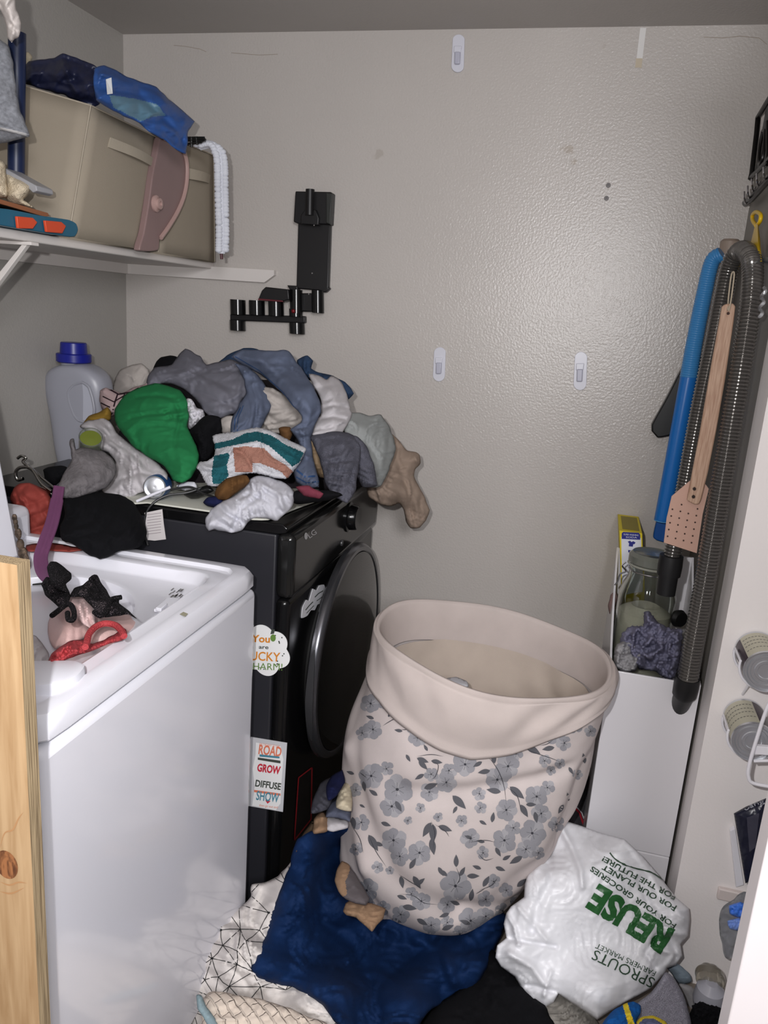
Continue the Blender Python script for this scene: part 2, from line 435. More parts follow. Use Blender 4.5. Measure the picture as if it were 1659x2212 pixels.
rx0, rx1, ry0, ry1 = -1.10, -.668, .80, 1.352; qx, qy, qh, qv = (rx0+rx1)/2, (ry0+ry1)/2, (rx1-rx0)/2, (ry1-ry0)/2
ox, oy, oh, ov = -.905, 1.075, .182, .222
rg = [sup(cx, cy, hx-.004, hy-.004, .879, 26), sup(cx, cy, hx, hy, .884, 26), sup(cx, cy, hx, hy, .906, 26), sup(cx, cy, hx-.006, hy-.006, .917, 26), sup(cx, cy, hx-.018, hy-.018, .921, 24),
      sup((cx+qx)/2, (cy+qy)/2, (hx+qh)/2+.004, (hy+qv)/2+.004, .921, 20), sup((cx+qx)/2, (cy+qy)/2, (hx+qh)/2, (hy+qv)/2, .914, 20), sup((cx+qx)/2, (cy+qy)/2, (hx+qh)/2-.008, (hy+qv)/2-.008, .914, 20),
      sup(qx, qy, qh+.006, qv+.006, .918, 14), sup(qx, qy, qh, qv, .915, 14), sup(qx, qy, qh-.008, qv-.008, .897, 12), sup(qx, qy, qh-.014, qv-.014, .893, 10),
      sup(ox, oy, oh+.01, ov+.01, .892, 2), sup(ox, oy, oh+.003, ov+.003, .889, 2), sup(ox, oy, oh, ov, .880, 2), sup(ox, oy, oh-.004, ov-.004, .82, 2)]
MB().loft(rg, cap=False).build('top_deck', ENAMEL, wt, smooth=True)
MB().loft([sup(ox, oy, oh-.006, ov-.006, .825, 2), sup(ox, oy, oh+.0, ov+.0, .80, 2), sup(ox, oy, oh+.01, ov+.01, .45, 2), sup(ox, oy, .02, .02, .44, 2)], cap=False).build('tub', mat('tub_plastic', (196, 198, 206), .35), wt, smooth=True)
# black seal bar and ring inside the tub mouth
mb = MB(); mb.tube([P(70, 1262, z=.875), P(150, 1258, z=.875), P(215, 1262, z=.875)], .004); mb.build('seal', mat('black_rubber', (18, 18, 18), .6), wt, smooth=True)
# bleach cover
c = [P(x, y, z=.925) for x, y in smooth_loop([(30, 1440), (120, 1436), (165, 1436), (183, 1446), (168, 1466), (130, 1484), (66, 1490), (30, 1492)], 8)]
cc = sum(c, Vector())/len(c)
MB().loft([[(p-cc)*1.06+cc-Vector((0, 0, .03)) for p in c], [(p-cc)*1.03+cc for p in c], [p+Vector((0, 0, .006)) for p in c], [(p-cc)*.9+cc+Vector((0, 0, .008)) for p in c]]).build('bleach_cover', PLAST, wt, smooth=True)
# lid switch: plate with a slot
mb = MB(); q = [P(x, y, z=.897) for x, y in [(332, 1322), (362, 1296), (388, 1298), (358, 1326)]]; mb.prism(q, (0, 0, .006))
mb.prism([P(x, y, z=.904) for x, y in [(336, 1320), (350, 1308), (362, 1310), (348, 1323)]], (0, 0, .007))
sw = mb.build('lid_switch', PLAST, wt, bevel=.0015)
MB().prism([P(x, y, z=.9035) for x, y in [(355, 1309), (365, 1300), (379, 1301), (369, 1311)]], (0, 0, .001)).build('switch_slot', mat('slot_black', (14, 14, 14), .7), sw)
# chip and scuffs on the deck
mb = MB(); mb.prism([P(x, y, z=.9215) for x, y in [(388, 1327), (396, 1322), (406, 1326), (400, 1332)]], (0, 0, .0004)); mb.build('chip', mat('tape_tan', (150, 146, 126), .8), wt)
mb = MB(); rnd = random.Random(4)
for k in range(16):
    x, y = 362+rnd.random()*30, 1292-rnd.random()*18
    mb.prism([P(a, b, z=.8942) for a, b in [(x, y), (x+6, y-5), (x+8, y-4.6), (x+2, y+.6)]], (0, 0, .0003))
mb.build('scuff', mat('scuff_grey', (110, 108, 108), .8), wt)
# lid standing open, with a rusted near corner
u = Vector((-.165, 0, 1)).normalized(); h0, h1 = Vector((-1.045, 1.262, .925)), Vector((-1.045, .80, .925))
lid = MB().prism([h0, h1, h1+u*.40, h0+u*.40], (-.022, 0, 0)).build('lid', ENAMEL, wt, bevel=.006)
mb = MB(); rnd = random.Random(2)
for k in range(22):
    p = P(30+k*1.2+rnd.uniform(-1.5, 1.5), 1118+k*4.8, y=1.262); mb.ball(p, .002+rnd.random()*.0035*(1+k/14), seg=5, sc=(1, .8, 1.5))
mb.build('rust', mat('rusted_metal', (88, 74, 62), .6, metal=.5, bump=(200, .8), var=(90, .7)), wt, smooth=True)
MB().box((WX0-.06, WY0+.01, .90), (-1.14, WY1-.01, .985)).build('console', PLAST, wt, bevel=.02)

# ================================================================== dryer
BLK = mat('black_gloss', (14, 14, 15), .2, spec=.3)
CHAR = mat('charcoal_panel', (40, 40, 45), .38)
dt = thing('dryer', 'black front-loading dryer heaped with clothes against the back wall', 'dryer', (-.93, 1.86, 0))
DX, DY0, DY1 = -.57, 1.512, 2.20
MB().box((-1.36, DY0, .02), (-.604, DY1, .968)).build('body', CHAR, dt, bevel=.004)
MB().prism([(-1.36, DY0-.002, .969), (-.60, DY0-.002, .969), (-.582, DY0-.002, .974), (-.578, DY0-.002, .985), (-.59, DY0-.002, .993), (-1.36, DY0-.002, .993)], (0, DY1-DY0+.004, 0)).build('top_panel', BLK, dt, bevel=.003)
MB().box((-.603, DY0-.003, .825), (DX+.008, DY1+.003, .972)).build('control_panel', mat('control_gloss', (24, 24, 24), .16, spec=.4), dt, bevel=.014)
MB().box((-.603, DY0-.001, .03), (DX, DY1+.001, .823)).build('front_panel', BLK, dt, bevel=.014)
# side panel seam
MB().box((-.72, DY0-.0008, .03), (-.716, DY0+.001, .80)).build('seam', mat('seam_black', (8, 8, 9), .5), dt)
# dial, button, logo
kn = P(757, 1117, x=DX+.012)
MB().lathe(kn-Vector((.004, 0, 0)), [(.0, 0), (.040, 0), (.040, .004), (.034, .006), (.032, .022), (.029, .026), (0, .026)], (1, 0, 0), seg=48, cap=False).build('dial', BLK, dt, smooth=True)
MB().lathe(P(738, 1173, x=DX+.008), [(0, 0), (.008, 0), (.007, .003), (0, .003)], (1, 0, 0), seg=20, cap=False).build('button', mat('button_grey', (70, 70, 72), .3), dt, smooth=True)
def flat_print(name, polys, m, parent, **k):
    mb = MB()
    for vs, fs in polys: mb.add([P(x, y, **k) for x, y in vs], fs)
    return mb.build(name, m, parent)
LOGO = mat('logo_silver', (170, 170, 172), .3, metal=.3)
flat_print('logo', [disc(661, 1158, 3.6, 7.5, 20), text2d('LG', (669, 1163), (685, 1152), 11, bold=.01)], LOGO, dt, x=DX+.0088)
# round door
dc = Vector((DX+.020, 1.874, .566)); RD = .286
MB().lathe(dc, [(RD*.8, 0), (RD-.004, .0), (RD, .003), (RD+.001, .014), (RD-.003, .022), (RD-.008, .026), (RD-.018, .026), (RD-.022, .022)], (1, 0, 0), seg=96, cap=False).build('door_ring', mat('smoked_chrome', (88, 88, 92), .25, metal=.8), dt, smooth=True)
dg = MB().lathe(dc+Vector((.016, 0, 0)), [(RD-.022, 0), (RD-.023, .008), (RD-.05, .012), (RD*.5, .016), (0, .017)], (1, 0, 0), seg=96, cap=False).build('door_glass', mat('door_glass_black', (14, 14, 14), .06, spec=.5), dt, smooth=True)
mb = MB(); rg = []
for k in range(25):   # crescent grip let into the near side of the ring
    a = math.radians(158+50*k/24); wd = .0135*math.sin(math.pi*(k+.3)/24.6)**.6; ca, sa = math.cos(a), math.sin(a)
    rg.append([dc+Vector((xo, ca*r_, sa*r_)) for xo, r_ in ((.012-wd*.7, RD-.003), (.012-wd*.7, RD+.0022), (.012+wd*.7, RD+.0022), (.012+wd*.7, RD-.003))])
mb.loft(rg).build('door_handle', mat('handle_grey', (46, 46, 48), .3), dt, smooth=True)
MB().lathe(Vector((DX-.004, 1.874, .566)), [(.235, 0), (.235, .020), (.20, .024), (0, .024)], (1, 0, 0), 64, cap=False).build('door_gasket', mat('black_rubber', 0), dt, smooth=True)
# red-framed warning label low on the front
def par(px): return [P(x, y, x=DX+.001) for x, y in px]
mb = MB(); R4 = [(636, 1815), (645, 1680), (674, 1658), (672, 1770)]
for i in range(4):
    a, b = R4[i], R4[(i+1) % 4]; vs, fs = strip([a, b], 2.4); mb.add([P(x, y, x=DX+.0014) for x, y in vs], fs, 1)
mb.add(par(R4), [(0, 1, 2, 3)])
mb.build('warning_label', [mat('label_black', (20, 18, 18), .4), mat('label_red', (150, 26, 34), .5)], dt)
# small feet
for x, y in ((-1.28, 1.57), (-.66, 1.57), (-1.28, 2.14), (-.66, 2.14)):
    MB().lathe((x, y, 0), [(.025, 0), (.025, .008), (.012, .01), (.012, .022)], seg=16).build('foot', mat('black_rubber', (18, 18, 18), .6), dt)
# magnets on the side and sticker on the front: printed flat things
def sheet(name, label, cat, outline, mcol, prints, t=.0015, group=None, **k):
    ax, v = list(k.items())[0]; mb = MB(); q = [P(x, y, **k) for x, y in outline]
    dirv = {'y': Vector((0, t, 0)), 'x': Vector((-t, 0, 0))}[ax]
    cam_s = {'y': Vector((0, -.0003, 0)), 'x': Vector((.0003, 0, 0))}[ax]
    mb.prism(q, dirv); mats = [mcol]
    for polys, m in prints:
        mats.append(m); base = len(mats)-1
        for vs, fs in polys: mb.add([P(x, y, **k)+cam_s*base*.5 for x, y in vs], fs, base)
    return mb.build(name, mats, None, label, cat, group)
lob = []
cxm, cym = 571, 1405
for k in range(72):
    a = 2*math.pi*k/72; r = 47+9*abs(math.sin(3*a+.5)); lob.append((cxm+r*math.cos(a)*1.02, cym+r*math.sin(a)*.98+.12*r*math.cos(a)))
ink = lambda n, *c: mat('ink_'+n, c, .6)
rnd = random.Random(8); dots = [disc(cxm+r*math.cos(a), cym+r*math.sin(a), 1.6, n=6) for r, a in ((rnd.uniform(36, 47), rnd.uniform(-1.3, 1.9)) for _ in range(16))]
sheet('fridge_magnet', 'white cloud-shaped magnet reading lucky charm on the dryer side', 'magnet', lob, mat('magnet_white', (226, 226, 226), .5), [
    ([text2d('You', (543, 1386), (583, 1388), 15, bold=.03), text2d('LUCKY', (529, 1425), (605, 1429), 19, bold=.015)], ink('orange', 208, 130, 40)),
    ([text2d('are', (559, 1401), (580, 1402), 8, bold=.02)]+dots+[poly([(584, 1370), (592, 1369), (594, 1360), (587, 1359)])], ink('dark', 60, 66, 60)),
    ([text2d('CHARM!', (531, 1446), (610, 1448), 15)]+[disc(590, 1378, 6, 8)], ink('green', 96, 130, 60))], y=DY0-.003)
sheet('fridge_magnet', 'tall white magnet sheet with coloured words reading road, grow, show', 'magnet', [(541, 1592), (620, 1605), (611, 1754), (531, 1740)], mat('magnet_grey', (190, 190, 194), .5), [
    ([poly([(553, 1604), (606, 1612), (612, 1640), (608, 1690), (606, 1735), (596, 1750), (545, 1740), (550, 1700), (546, 1660), (552, 1630)])], mat('magnet_white', (226, 226, 226), .5)),
    ([text2d('ROAD', (558, 1628), (607, 1634), 20, bold=.03), poly([(549, 1706), (606, 1714), (606, 1719), (549, 1711)])], ink('salmon', 214, 120, 92)),
    ([poly([(557, 1636), (606, 1643), (606, 1649), (557, 1641)])]+[text2d('DIFFUSE', (551, 1698), (606, 1706), 14, bold=.03)], ink('dark', 60, 66, 60)),
    ([text2d('GROW', (555, 1665), (605, 1672), 16, bold=.04), poly([(573, 1728), (585, 1730), (578, 1736)])], ink('red', 190, 40, 60)),
    ([text2d('SHOW', (553, 1727), (602, 1733), 19, bold=.02), poly([(561, 1629), (604, 1634), (604, 1638), (561, 1634)])], ink('teal', 70, 130, 150)),
    ([text2d('ON THE WAY TO THE', (560, 1609), (604, 1615), 5), text2d('then go out and', (560, 1741), (600, 1746), 5)], ink('salmon', 214, 120, 92))], y=DY0-.003)
stk = smooth_loop([(652, 1335), (654, 1312), (662, 1296), (668, 1298), (676, 1272), (684, 1276), (690, 1265), (700, 1263), (704, 1275), (705, 1288), (696, 1302), (686, 1306), (680, 1318), (672, 1318), (664, 1330)], 4)
sheet('sticker', 'small white wavy sticker on the dryer front above the door', 'sticker', stk, mat('sticker_white', (205, 205, 210), .6),
      [([strip([(660, 1318), (668, 1308), (676, 1300)], 2), strip([(680, 1290), (688, 1282), (698, 1276)], 2), strip([(662, 1325), (678, 1308)], 1.5), strip([(684, 1298), (698, 1288)], 1.5)], ink('dark', 60, 66, 60))], x=DX+.002)

# ================================================================== plywood panel at the near left
m = mat('plywood_face', (200, 168, 126), .6, spec=.3); nt = m.node_tree; b = nt.nodes['Principled BSDF']
def grain(m, c1, c2, scale, dist, axis_scale):
    nt = m.node_tree; b = nt.nodes['Principled BSDF']; tc = nt.nodes.new('ShaderNodeTexCoord'); mp = nt.nodes.new('ShaderNodeMapping'); mp.inputs['Scale'].default_value = axis_scale
    nt.links.new(tc.outputs['Object'], mp.inputs[0]); n = nt.nodes.new('ShaderNodeTexNoise'); n.inputs['Scale'].default_value = scale; n.inputs['Detail'].default_value = 8; n.inputs['Distortion'].default_value = dist
    nt.links.new(mp.outputs[0], n.inputs['Vector']); cr = nt.nodes.new('ShaderNodeValToRGB'); cr.color_ramp.elements[0].position = .35; cr.color_ramp.elements[1].position = .62
    cr.color_ramp.elements[0].color = rgb(*c1); cr.color_ramp.elements[1].color = rgb(*c2); nt.links.new(n.outputs['Fac'], cr.inputs[0]); nt.links.new(cr.outputs[0], b.inputs['Base Color'])
    bu = nt.nodes.new('ShaderNodeBump'); bu.inputs['Strength'].default_value = .15; bu.inputs['Distance'].default_value = .001; nt.links.new(n.outputs['Fac'], bu.inputs['Height']); nt.links.new(bu.outputs[0], b.inputs['Normal'])
    return m
grain(m, (160, 128, 92), (182, 152, 116), 6, .4, (14, 3, 1))
PE = grain(mat('plywood_edge', (150, 130, 100), .8, spec=.2), (96, 80, 60), (176, 156, 124), 5, .2, (260, 260, 2.5))
KN = grain(mat('wood_knot', (120, 80, 50), .7), (86, 50, 28), (150, 98, 60), 14, 2.5, (6, 6, 3))
PY = .66
pr = [P(45, 1222, y=PY), P(58, 1500, y=PY), P(66, 1900, y=PY), P(76, 2212, y=PY)]
xe = sum(p.x for p in pr)/4; pz = P(45, 1222, y=PY).z
pw = thing('plywood_panel', 'raw plywood panel standing in front of the washer at the left edge', 'plywood', (xe-.3, PY, 0))
mb = MB(); mb.add([(-1.3, PY, 0), (xe, PY, 0), (xe, PY, pz), (-1.3, PY, pz)], [(0, 1, 2, 3)]); mb.build('face_veneer', m, pw)
mb = MB(); mb.box((-1.3, PY+.0003, 0), (xe-.0004, PY+.020, pz)); mb.build('edge', PE, pw)
mb = MB()
kp = P(14, 1868, y=PY-.0006)
for rr, cc_ in ((1., 0),):
    mb.add([kp+Vector((.0155*math.cos(a)*rr, 0, .019*math.sin(a)*rr)) for a in (2*math.pi*i/28 for i in range(28))], [tuple(range(28))])
mb.build('knot', KN, pw)
for pl in ([(0, 1830), (10, 1800), (28, 1792), (40, 1768), (50, 1755)], [(0, 1905), (20, 1912), (40, 1906), (58, 1908)], [(0, 1926), (24, 1930), (52, 1918)]):
    vs, fs = strip([(p.x, p.y) for p in spline([Vector((x, y, 0)) for x, y in pl], 5)], 4, True); MB().add([P(x, y, y=PY-.0005) for x, y in vs], fs).build('figure_line', mat('grain_line', (170, 128, 88), .7), pw)

# ================================================================== floral laundry hamper
HY = 1.665
LR = [  # left px, right px, depth radius, centre y
    ((824, 1338), (1316, 1452), .225, HY), ((812, 1400), (1314, 1490), .226, HY), ((786, 1475), (1306, 1532), .226, HY), ((762, 1540), (1298, 1568), .226, HY),
    ((752, 1600), (1286, 1610), .226, HY), ((748, 1680), (1268, 1672), .226, HY), ((748, 1760), (1240, 1740), .224, HY), ((752, 1815), (1212, 1782), .218, HY),
    ((762, 1858), (1186, 1826), .206, HY), ((785, 1897), (1160, 1865), .188, HY), ((826, 1930), (1128, 1904), .155, HY), ((876, 1962), (1086, 1942), .11, HY), ((940, 1984), (1020, 1974), .03, HY)]
NR = 110; NS = 160
def ringpar(s):
    f = s*(len(LR)-1); i = min(int(f), len(LR)-2); t = f-i
    def g(i, k):
        i = max(0, min(len(LR)-1, i)); l, r, ry, y = LR[i]
        return np.array([*P(*l, y=y), *P(*r, y=y), ry, y])[k]
    a = [g(i-1, slice(None)), g(i, slice(None)), g(i+1, slice(None)), g(i+2, slice(None))]
    return .5*((2*a[1])+(a[2]-a[0])*t+(2*a[0]-5*a[1]+4*a[2]-a[3])*t*t+(3*a[1]-a[0]-3*a[2]+a[3])*t**3)
TILT = .0
def hamp(th, s, off=0., wob=1.):
    q = ringpar(s); L, R_, ry, yc = Vector(q[0:3]), Vector(q[3:6]), q[6], q[7]
    c = (L+R_)/2; hv = (R_-L)/2; co, si = math.cos(th), math.sin(th)
    p = c+hv*co+Vector((0, ry*si, TILT*ry*si))
    out = (hv*co/max(hv.length, 1e-4)**1+Vector((0, si, 0))); out = out.normalized() if out.length > 0 else out
    u, v = th*1.7, s*7
    n = float(noise(np.array(math.cos(th)*2.2+5), np.array(math.sin(th)*2.2+v*.55), 3, 2))-.5
    # slanting soft folds of a half-full sack
    g = th*180/math.pi % 360
    fold = 0
    for (g0, s0, g1, s1, wd, am) in ((212, .36, 285, .68, .050, -.020), (205, .30, 232, .52, .035, .016), (250, .34, 320, .30, .03, -.014), (285, .68, 330, .8, .04, -.012), (300, .45, 345, .62, .05, .012), (230, .80, 300, .93, .03, -.012), (340, .35, 352, .8, .05, -.012), (195, .6, 230, .9, .05, .012), (255, .5, 290, .85, .06, .012)):
        x, y = g/90., s*2; ax, ay, bx, by = g0/90., s0*2, g1/90., s1*2; dx, dy = bx-ax, by-ay
        t = max(0, min(1, ((x-ax)*dx+(y-ay)*dy)/(dx*dx+dy*dy))); d = math.hypot(x-ax-t*dx, y-ay-t*dy); fold += am*math.exp(-(d/(wd*2))**2)
    k = min(1, s*5)*wob*(1-max(0, s-.85)*4)
    return p+out*(off+k*(n*.035+fold))
ht = thing('laundry_hamper', 'tall floral fabric laundry hamper with a folded-down cream cuff', 'laundry hamper', (-.12, HY, .05))
BAGM = cloth('floral_canvas', (200, 189, 186), bump=(700, .25, .001)); CUFF = cloth('cream_linen', (190, 178, 173), bump=(800, .3, .001))
LIN = cloth('cream_lining', (176, 163, 152), bump=(600, .3, .001))
ths = [2*math.pi*k/NS for k in range(NS)]
bag = MB().loft([[hamp(t, .02+.98*i/(NR-1)) for t in ths] for i in range(NR)], cap=False); bag.f.append(tuple(len(bag.v)-NS+k for k in range(NS))); bag.m.append(0)
bag = bag.build('bag_body', BAGM, ht, smooth=False); bag.data.polygons.foreach_set('use_smooth', [True]*len(bag.data.polygons))
# cuff: over the rim, deeper at the front
def cuffdepth(th):
    g = math.degrees(th) % 360
    xs = [0, 20, 60, 120, 160, 185, 205, 225, 245, 262, 275, 290, 305, 325, 345, 360]; ys = [.065, .065, .08, .09, .095, .10, .11, .125, .155, .19, .205, .185, .145, .10, .07, .065]
    return float(np.interp(g, xs, ys))
def rimw(th): return .028*math.exp(-((math.degrees(th)%360-135)/38)**2)+ .012*math.sin(2*th+.6)+.006*math.sin(5*th)
cf = []
prof = [(0, -.010, -.10), (0, -.008, -.05), (0, -.004, -.008), (0, .000, .003), (0, .005, .002), (0, .009, -.006)]
rings = []
for _, off, dz in prof: rings.append([hamp(t, .0, off, 0)+Vector((0, 0, dz+rimw(t)*.6)) for t in ths])
for j in range(1, 17):
    f = j/16; ring = []
    for t in ths:
        s_ = cuffdepth(t)*f; n = float(noise(np.array(math.cos(t)*3), np.array(math.sin(t)*3+f*1.3), 8, 2))-.5
        hem = .003 if f > .88 else 0
        g = math.degrees(t) % 360
        dr = .010*math.exp(-((g-285-30*(f-.5))/14)**2)*math.sin(math.pi*f)-.012*math.exp(-((g-305+20*f)/9)**2)*math.sin(math.pi*f)
        ring.append(hamp(t, s_, .011+.004*math.sin(math.pi*f)+n*.026*math.sin(math.pi*min(f*1.2, 1))+hem+dr, 1)+Vector((0, 0, rimw(t)*.6*(1-f))))
    rings.append(ring)
rings.append([hamp(t, cuffdepth(t)*.985, .003, 1) for t in ths])
cu = MB().loft(rings, cap=False).build('cuff', CUFF, ht, smooth=False); cu.data.polygons.foreach_set('use_smooth', [True]*len(cu.data.polygons))
# lining and sagging inner floor
rings = []
for j in range(12):
    f = j/11; rings.append([hamp(t, .0, -.020-.034*f+.02*(float(noise(np.array(math.cos(t)*2.5), np.array(math.sin(t)*2.5+f*2), 4, 2))-.5), 0)+Vector((0, 0, -.09-.16*f)) for t in ths])
c0 = sum((Vector(p) for p in rings[-1]), Vector())/NS
for k in (.85, .65, .4, .15): rings.append([(Vector(p)-c0)*k+c0+Vector((0, 0, -.01+.03*(float(noise(np.array(p[0]*9), np.array(p[1]*9), 2))-.5))) for p in rings[11]])
li = MB().loft(rings, cap=False).build('lining', LIN, ht, smooth=True)
# printed flowers, leaves and stems (traced positions, projected on the sack)
def hz(x, y): return (700+x/2.592, 1240+y/2.592)
FL = [(262, 725, 50), (330, 720, 34), (512, 828, 62), (525, 915, 50), (655, 905, 66), (275, 870, 50), (215, 890, 34), (790, 1065, 60), (265, 1130, 62), (350, 1090, 36), (410, 1205, 75), (380, 1300, 62),
      (700, 1100, 40), (685, 1165, 50), (600, 1120, 36), (590, 1220, 46), (1030, 1075, 62), (970, 1150, 60), (1290, 890, 55), (1345, 945, 40), (1400, 850, 42), (1190, 1245, 56), (1250, 1195, 36), (1020, 1320, 55), (1215, 1340, 48),
      (870, 1230, 36), (875, 1310, 30), (390, 1490, 62), (425, 1580, 46), (535, 1560, 60), (1010, 1490, 60), (1060, 1420, 40), (1165, 1450, 66), (1130, 1540, 50), (820, 1480, 48), (890, 1560, 34), (210, 1390, 42), (180, 1540, 34),
      (735, 1745, 74), (905, 1820, 40), (950, 1720, 36), (1020, 1770, 36), (240, 1770, 60), (300, 1640, 30), (370, 1660, 22), (545, 1830, 46), (820, 1940, 60), (690, 1850, 46), (1090, 940, 34), (1075, 1005, 38), (1235, 1045, 32), (1320, 1060, 26),
      (1270, 1100, 24), (870, 980, 40), (180, 1210, 34), (640, 1360, 24), (770, 1380, 30), (1490, 880, 30), (1420, 1120, 26), (600, 1965, 46), (760, 2015, 40), (430, 1905, 44), (330, 1870, 38), (905, 1915, 46), (1000, 1885, 42), (690, 1950, 34), (860, 1990, 34), (250, 1840, 34), (1075, 1840, 36), (540, 1310, 26), (470, 1380, 22), (1300, 1400, 40), (490, 1790, 34), (1200, 1560, 34)]
rnd = random.Random(11); pet = []; pet2 = []; core = []; leaf = []; stem = []
for x, y, r in FL:
    x, y = hz(x, y); r /= 2.2; a0 = rnd.random()*6; npet = 5 + (r > 20)
    for k in range(npet):
        a = a0+2*math.pi*k/npet+rnd.uniform(-.12, .12); rr = r*rnd.uniform(.88, 1.08); q = []
        for t in range(13):
            u = t/12; wd = (math.sin(math.pi*u**1.7)**.7*.42 if u < 1 else 0)*rr; 
            q.append((u, wd))
        out = [(x+math.cos(a)*u*rr-math.sin(a)*w_, y+(math.sin(a)*u*rr+math.cos(a)*w_)) for u, w_ in q]+[(x+math.cos(a)*u*rr+math.sin(a)*w_, y+(math.sin(a)*u*rr-math.cos(a)*w_)) for u, w_ in reversed(q[1:-1])]
        (pet if (k+int(x)) % 3 else pet2).append(poly(out))
        core.append(strip([(x+math.cos(a)*rr*.12, y+math.sin(a)*rr*.12), (x+math.cos(a+.1)*rr*.45, y+math.sin(a+.1)*rr*.45)], 1.0, True))
    core.append(disc(x, y, max(1.3, r*.10), n=8))
def leafat(x, y, ang, L):
    x, y = hz(x, y); L /= 2.2; a = math.radians(ang); n = 8; c, s_ = math.cos(a), math.sin(a)
    up = [(L*t/n, L*.2*math.sin(math.pi*(t/n)**.8)) for t in range(n+1)]; pts = up+[(u, -v) for u, v in reversed(up[1:-1])]
    leaf.append(poly([(x+u*c-v*s_, y+u*s_+v*c) for u, v in pts]))
LV = [(440, 880, 190, 40), (280, 810, 200, 40), (360, 800, -60, 36), (580, 990, -120, 36), (520, 1030, 20, 60), (530, 1045, 45, 60), (600, 1045, 10, 55), (1130, 960, 30, 80), (1290, 970, 170, 60), (955, 1060, -100, 60), (885, 1050, 150, 50), (930, 1100, 170, 60),
      (300, 1240, 215, 50), (400, 1270, 60, 60), (560, 1200, -20, 70), (720, 1240, 45, 90), (745, 1300, 120, 40), (1040, 1190, 40, 90), (990, 1220, 190, 70), (1100, 1290, 60, 70), (1130, 1290, 0, 50), (600, 1390, 120, 80), (610, 1400, 90, 90), (640, 1410, 20, 70), (600, 1480, 80, 80),
      (250, 1460, 60, 90), (330, 1520, 200, 50), (480, 1650, -60, 60), (430, 1690, 80, 60), (500, 1690, 60, 70), (520, 1740, -40, 50), (740, 1640, -90, 60), (760, 1690, -60, 50), (800, 1690, 0, 60), (690, 1690, 220, 50), (890, 1750, -60, 60), (960, 1640, 20, 50), (820, 1830, -80, 60), (760, 1850, 200, 50),
      (830, 1480, 200, 40), (900, 1500, 190, 40), (960, 1530, 60, 50), (1110, 1580, 150, 70), (160, 1360, 80, 60), (170, 1120, -160, 40), (220, 1160, 80, 50), (200, 1290, 30, 30), (1370, 1270, -100, 40), (1370, 1080, 60, 40), (870, 1380, 30, 40), (410, 1800, 20, 50), (440, 1860, 10, 70), (1340, 1290, 120, 50), (1080, 1750, -40, 60), (1460, 1060, -100, 50), (520, 1930, 30, 60), (660, 1990, -20, 60), (820, 1960, 200, 55), (940, 1960, -50, 50), (380, 1930, 20, 50), (1040, 1830, 30, 55), (300, 1900, 60, 45), (700, 1900, 160, 50), (640, 1640, 60, 50), (880, 1650, 200, 45), (1000, 1600, -30, 45), (560, 1120, 150, 50), (460, 1010, 60, 40), (1180, 1330, 80, 55), (320, 1390, 20, 50), (940, 1390, -80, 50), (230, 520, 100, 60), (250, 580, 90, 50)]
for l in LV: leafat(*l)
for pl in ([(430, 820), (400, 810), (360, 830), (330, 850)], [(430, 870), (460, 870), (500, 850)], [(520, 1020), (600, 1010), (670, 1020)], [(600, 1045), (640, 1070), (625, 1130), (600, 1150)], [(900, 1000), (950, 1060), (985, 1120), (1010, 1200), (1020, 1290)], [(1110, 970), (1180, 1000), (1270, 1030), (1320, 1050)],
           [(1020, 1190), (1080, 1240), (1105, 1340)], [(600, 1380), (620, 1450), (610, 1540)], [(620, 1400), (680, 1440), (700, 1470)], [(250, 1460), (290, 1550), (350, 1640)], [(420, 1680), (480, 1720), (550, 1760)], [(820, 1500), (900, 1490), (960, 1500)], [(740, 1640), (760, 1700), (740, 1740)], [(200, 1110), (240, 1140)], [(860, 1560), (900, 1600), (950, 1590)], [(150, 1400), (200, 1480), (220, 1560)], [(1210, 960), (1250, 950), (1280, 930)], [(420, 1790), (500, 1800), (560, 1840), (640, 1850)], [(870, 1770), (940, 1740), (970, 1700)], [(900, 1760), (850, 1790)]):
    stem.append(strip([hz(p.x, p.y) for p in spline([Vector((x, y, 0)) for x, y in pl], 5)], 1.5, True))
bh = bvh_of(bag)
decal(bag, bh, pet2, cloth('print_light_grey', (164, 162, 166)), off=.0006)
decal(bag, bh, pet, cloth('print_mid_grey', (146, 145, 150)), off=.0008)
decal(bag, bh, leaf, cloth('print_dark_grey', (92, 92, 97)), off=.0011)
decal(bag, bh, core+stem, cloth('print_charcoal', (62, 62, 68)), off=.0014)
# bundle lying inside the hamper
# ================================================================== shelf on the left wall
SZ = 1.552; SX = -1.135
sh = thing('wall_shelf', 'white painted wooden wall shelf high on the left', 'shelf', (-1.28, 1.3, SZ-.018))
MB().box((XL, .35, SZ-.019), (SX, D, SZ)).build('board', WHITE, sh, bevel=.003)
p0 = P(66, 541, x=SX+.004); p0.z = SZ-.02; by = p0.y
p1 = P(-6, 628, y=by); p1.x = max(p1.x, XL+.01)
br = MB(); dv = (p1-p0); far_ = Vector((XL+.012, by, p0.z-.30))
br.prism([p0+Vector((-.012, -.004, 0)), p0+Vector((.0, -.004, 0)), far_+Vector((.014, -.004, 0)), far_+Vector((0, -.004, .02))], (0, .012, 0))
br.build('bracket', WHITE, sh, bevel=.001)
MB().box((XL+.004, by-.008, SZ-.026), (SX+.012, by+.016, SZ-.0195)).build('bracket_arm', WHITE, sh, bevel=.001)
MB().box((XL+.001, by-.008, SZ-.36), (XL+.010, by+.016, SZ-.026)).build('bracket_leg', WHITE, sh, bevel=.001)
